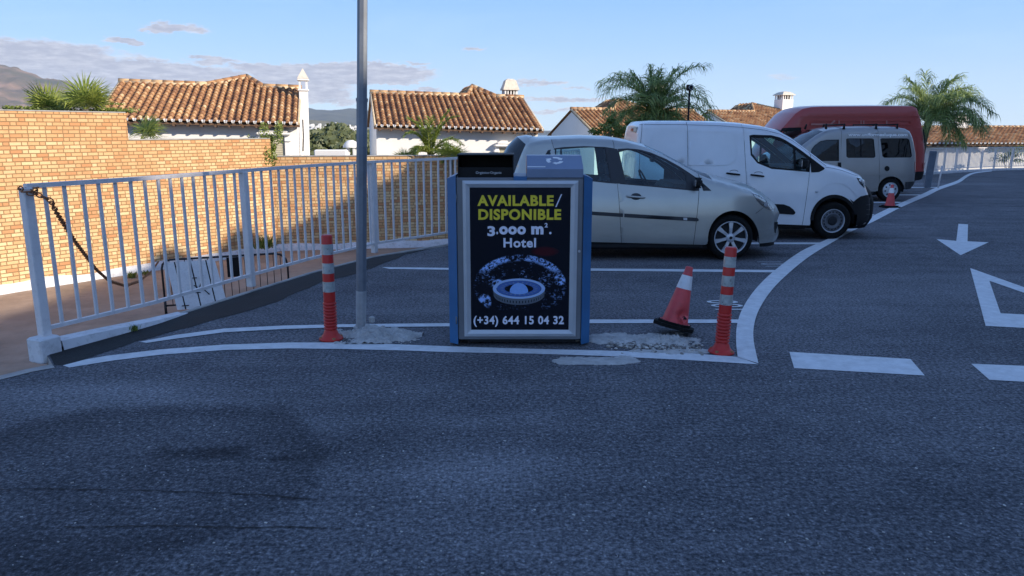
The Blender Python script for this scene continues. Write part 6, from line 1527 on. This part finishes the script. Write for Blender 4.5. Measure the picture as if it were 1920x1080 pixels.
c.side_panel('fuel_cap', arcpts(1663, 316, 4.7, 4.9, 0, 360, 18)[:-1], M_['black'], off=.008, step=.06); c.side_panel('tail_lamp', [(1714.5, 303), (1718, 303), (1717.6, 325), (1714.3, 325)], M_['lamp_red'], off=.006, step=.06)
c.side_panel('bumper_end', [(1697, 341), (1716, 340), (1717.5, 344), (1711, 353), (1697, 355.5)], M_['mould'], off=.02, step=.08)
txt = text_mb('www.uniformesluque.com', 1, lambda x, y, z: (x, y, z), off=.03, depth=.002); xs = [v.x for v in txt.v]; a, b_ = c.U(1590, 255.4), c.U(1701, 255.2); zt_, zb_ = c.U(1640, 249.6)[1], c.U(1640, 255.2)[1]; w_ = max(xs)-min(xs); x00 = min(xs)
f = c.fn(-1, .012)
for v in txt.v: x = a[0]+(v.x-x00)/w_*(b_[0]-a[0]); z = zb_+v.y*(zt_-zb_)/.68; q = f(x, z); v[:] = (q[0], q[1]-v.z, q[2])
txt.build('lettering', M_['greytext'], c.root, world=False, fix=True)
xw, zw = c.U(1670, 357); c.wheel(xw, .305, .195, 'cover'); c.wheel(c.U(1495, 357)[0], .305, .195, 'cover')
for px in (1551, 1585.5, 1645.5, 1685):
    p = c.U(px, 238); mb = MB(); hw = c.w(p[0], p[1]-.04)
    if px > 1560: mb.ringtube([(p[0]-c.cx, -hw+.02, p[1]+.065), (p[0]-c.cx, hw-.02, p[1]+.065)], .018, 6)
    for sg in (-1, 1): mb.ringtube([(p[0]-c.cx-.02, sg*(hw-.01), p[1]-.05), (p[0]-c.cx, sg*(hw-.06), p[1]+.08)], [.035, .022], 6)
    mb.build('roof_bar', M_['black'], c.root, world=False)
c.box('floor', c.xmin+.3, c.xmax-.2, -.75, .75, .25, .42, M_['dark'], .04); c.box('underbody', c.xmin+.5, c.xmax-.4, -.72, .72, .16, .25, M_['dark'], .02)
for px in (1548, 1608, 1680):
    for sy_ in (-.4, .4): c.seat(c.U(px, 300)[0], sy_, .5, d=-1)
c.box('sill', c.U(1525, 358)[0], c.U(1640, 358)[0], -c.W+.05, c.W-.05, .20, .30, M_['mould'], .02)
print('minibus', c.xmin, c.xmax, c.zg, Zc)

# ---- red high-roof van (faces left)
Zc = Zc+2.55
c = Car('high_roof_van', 'faded red high-roof van with a raised roof rail panel, rearmost in the row', 'van', Zc, 2.05, gz(Zc), 1.5, .03, low=.4, fil=.09, dirn=-1, ends=((.8, .30), (.3, .06)))
top = [(1436, 345, .1, 'front_bumper'), (1430, 325, .14, 'front_bumper'), (1431, 300, .12, 'bonnet'), (1440, 284, .1, 'bonnet'), (1448, 274, .07, 'windscreen'), (1457, 258, .07, 'windscreen'), (1466, 243.5, .07, 'roof'), (1480, 228, .07, 'roof'), (1493, 213.5, .06, 'roof'), (1507, 204, .05, 'roof'), (1522, 200.8, .05, 'roof'), (1545, 199.6, .05, 'roof'),
  (1640, 198.8, .05, 'roof'), (1714, 198.8, .04, 'roof'), (1722, 203, .03, 'rear_door'), (1727, 218, .03, 'rear_door'), (1732, 242, .03, 'rear_door'), (1735.5, 270, .03, 'rear_door'), (1736.5, 300, .03, 'rear_door'), (1735, 322, .03, 'rear_bumper'), (1731, 336, .03, 'rear_bumper')]
c.set_outline(top); c.nsign = 1; c.fine = ('x',); PM = M_['redpaint']
poly = [(a[0], a[1]) for a in top]+[(1700, 341)]+arcpts(1672, 338, 23, 24, 0, 184, 10)+[(1560, 341)]+arcpts(1500, 340, 23, 23, 0, 184, 10)
PP = dens(poly); wr = [(1463, 260), (1470, 244.5), (1500, 243.5), (1503, 246), (1503, 275), (1470, 276)]
c.side_panel('side', PP, PM, holes=[wr], step=.14); c.side_panel('side_glass', wr, M_['glass'], off=-.01, step=.2)
c.ribbon('door_frame', [(1462, 261), (1469, 243), (1502, 242)], .10, M_['black'], off=.01)
c.strips({'*': PM, 'windscreen': M_['glass'], 'front_bumper': M_['black'], 'rear_bumper': M_['black']})
c.ribbon('roof_seam', [(1500, 219), (1560, 218), (1640, 218), (1727, 218.3)], .03, PM, off=.018)
c.ribbon('roof_seam', [(1510, 242), (1640, 241), (1732, 241)], .025, PM, off=.014)
R4 = [(1519, 233.3), (1527, 226), (1707, 225.4), (1707, 233.4)]
c.ribbon('side_rail', R4+[R4[0]], .045, PM, off=.045, sides=(-1,)); c.ribbon('side_rail', [(1519, 233), (1556, 233.4), (1564, 226)], .05, M_['railpink'], off=.05, sides=(-1,))
for px in (1572, 1613, 1618, 1661): c.ribbon('rail_bracket', [(px, 226), (px, 233)], .04, M_['railpink'], off=.05, sides=(-1,))
c.ribbon('rear_frame', [(1714, 244), (1719, 260), (1722, 300)], .03, PM, off=.012)
c.side_panel('tail_lamp', [(1731, 243), (1733.5, 243), (1736, 268), (1733, 268)], M_['black'], off=.012, step=.1); c.side_panel('tail_lamp', [(1732.5, 305), (1735.5, 305), (1735.5, 316), (1732, 316)], M_['lamp_red'], off=.01, step=.1)
c.side_panel('lower_skirt', [(1712, 322), (1735, 321), (1731, 336), (1714, 339)], M_['black'], off=.012, step=.12)
c.wheel(c.U(1672, 338)[0], .33, .2, 'steel'); c.wheel(c.U(1500, 338)[0], .33, .2, 'steel')
c.box('underbody', c.xmin+.5, c.xmax-.3, -.8, .8, .2, .4, M_['dark'], .02)
print('red', c.xmin, c.xmax, c.zg, Zc)
# leaning blue panel behind the red van
p = PD(1741, 335, Zc+3.2); zg = gz(p.y); tp = PD(1746, 283, p.y)
bp = thing('panel_stand', (p.x, p.y, zg), 'narrow blue grey panel standing behind the rear of the red van', 'panel')
mb = MB(); mb.box((p.x+.02, p.y, (tp.z+zg)/2), (.24, .08, tp.z-zg), M=Matrix.Rotation(.06, 3, 'Y'), bev=.02); mb.build('board', M_['bluepanel'], bp)
mb = MB(); mb.ringtube([(p.x+.24, p.y-.2, zg), (p.x+.30, p.y-.2, zg+.75)], .03, 6); mb.build('prop', M_['fence'], bp)
# ------------------------------------------------------------------ air between here and the hills
m = bpy.data.materials.new('haze'); m.use_nodes = True; t = NT(m.node_tree); t.n.remove(t.n['Principled BSDF'])
pv = t.new('ShaderNodeVolumePrincipled'); pv.inputs['Color'].default_value = (.72, .80, .95, 1); pv.inputs['Density'].default_value = .00004; pv.inputs['Anisotropy'].default_value = 0
t.l.new(pv.outputs[0], t.n['Material Output'].inputs['Volume'])
mb = MB(); mb.box((0, 0, 370), (20900, 20900, 800)); tag(mb.build('haze', m), kind='stuff')
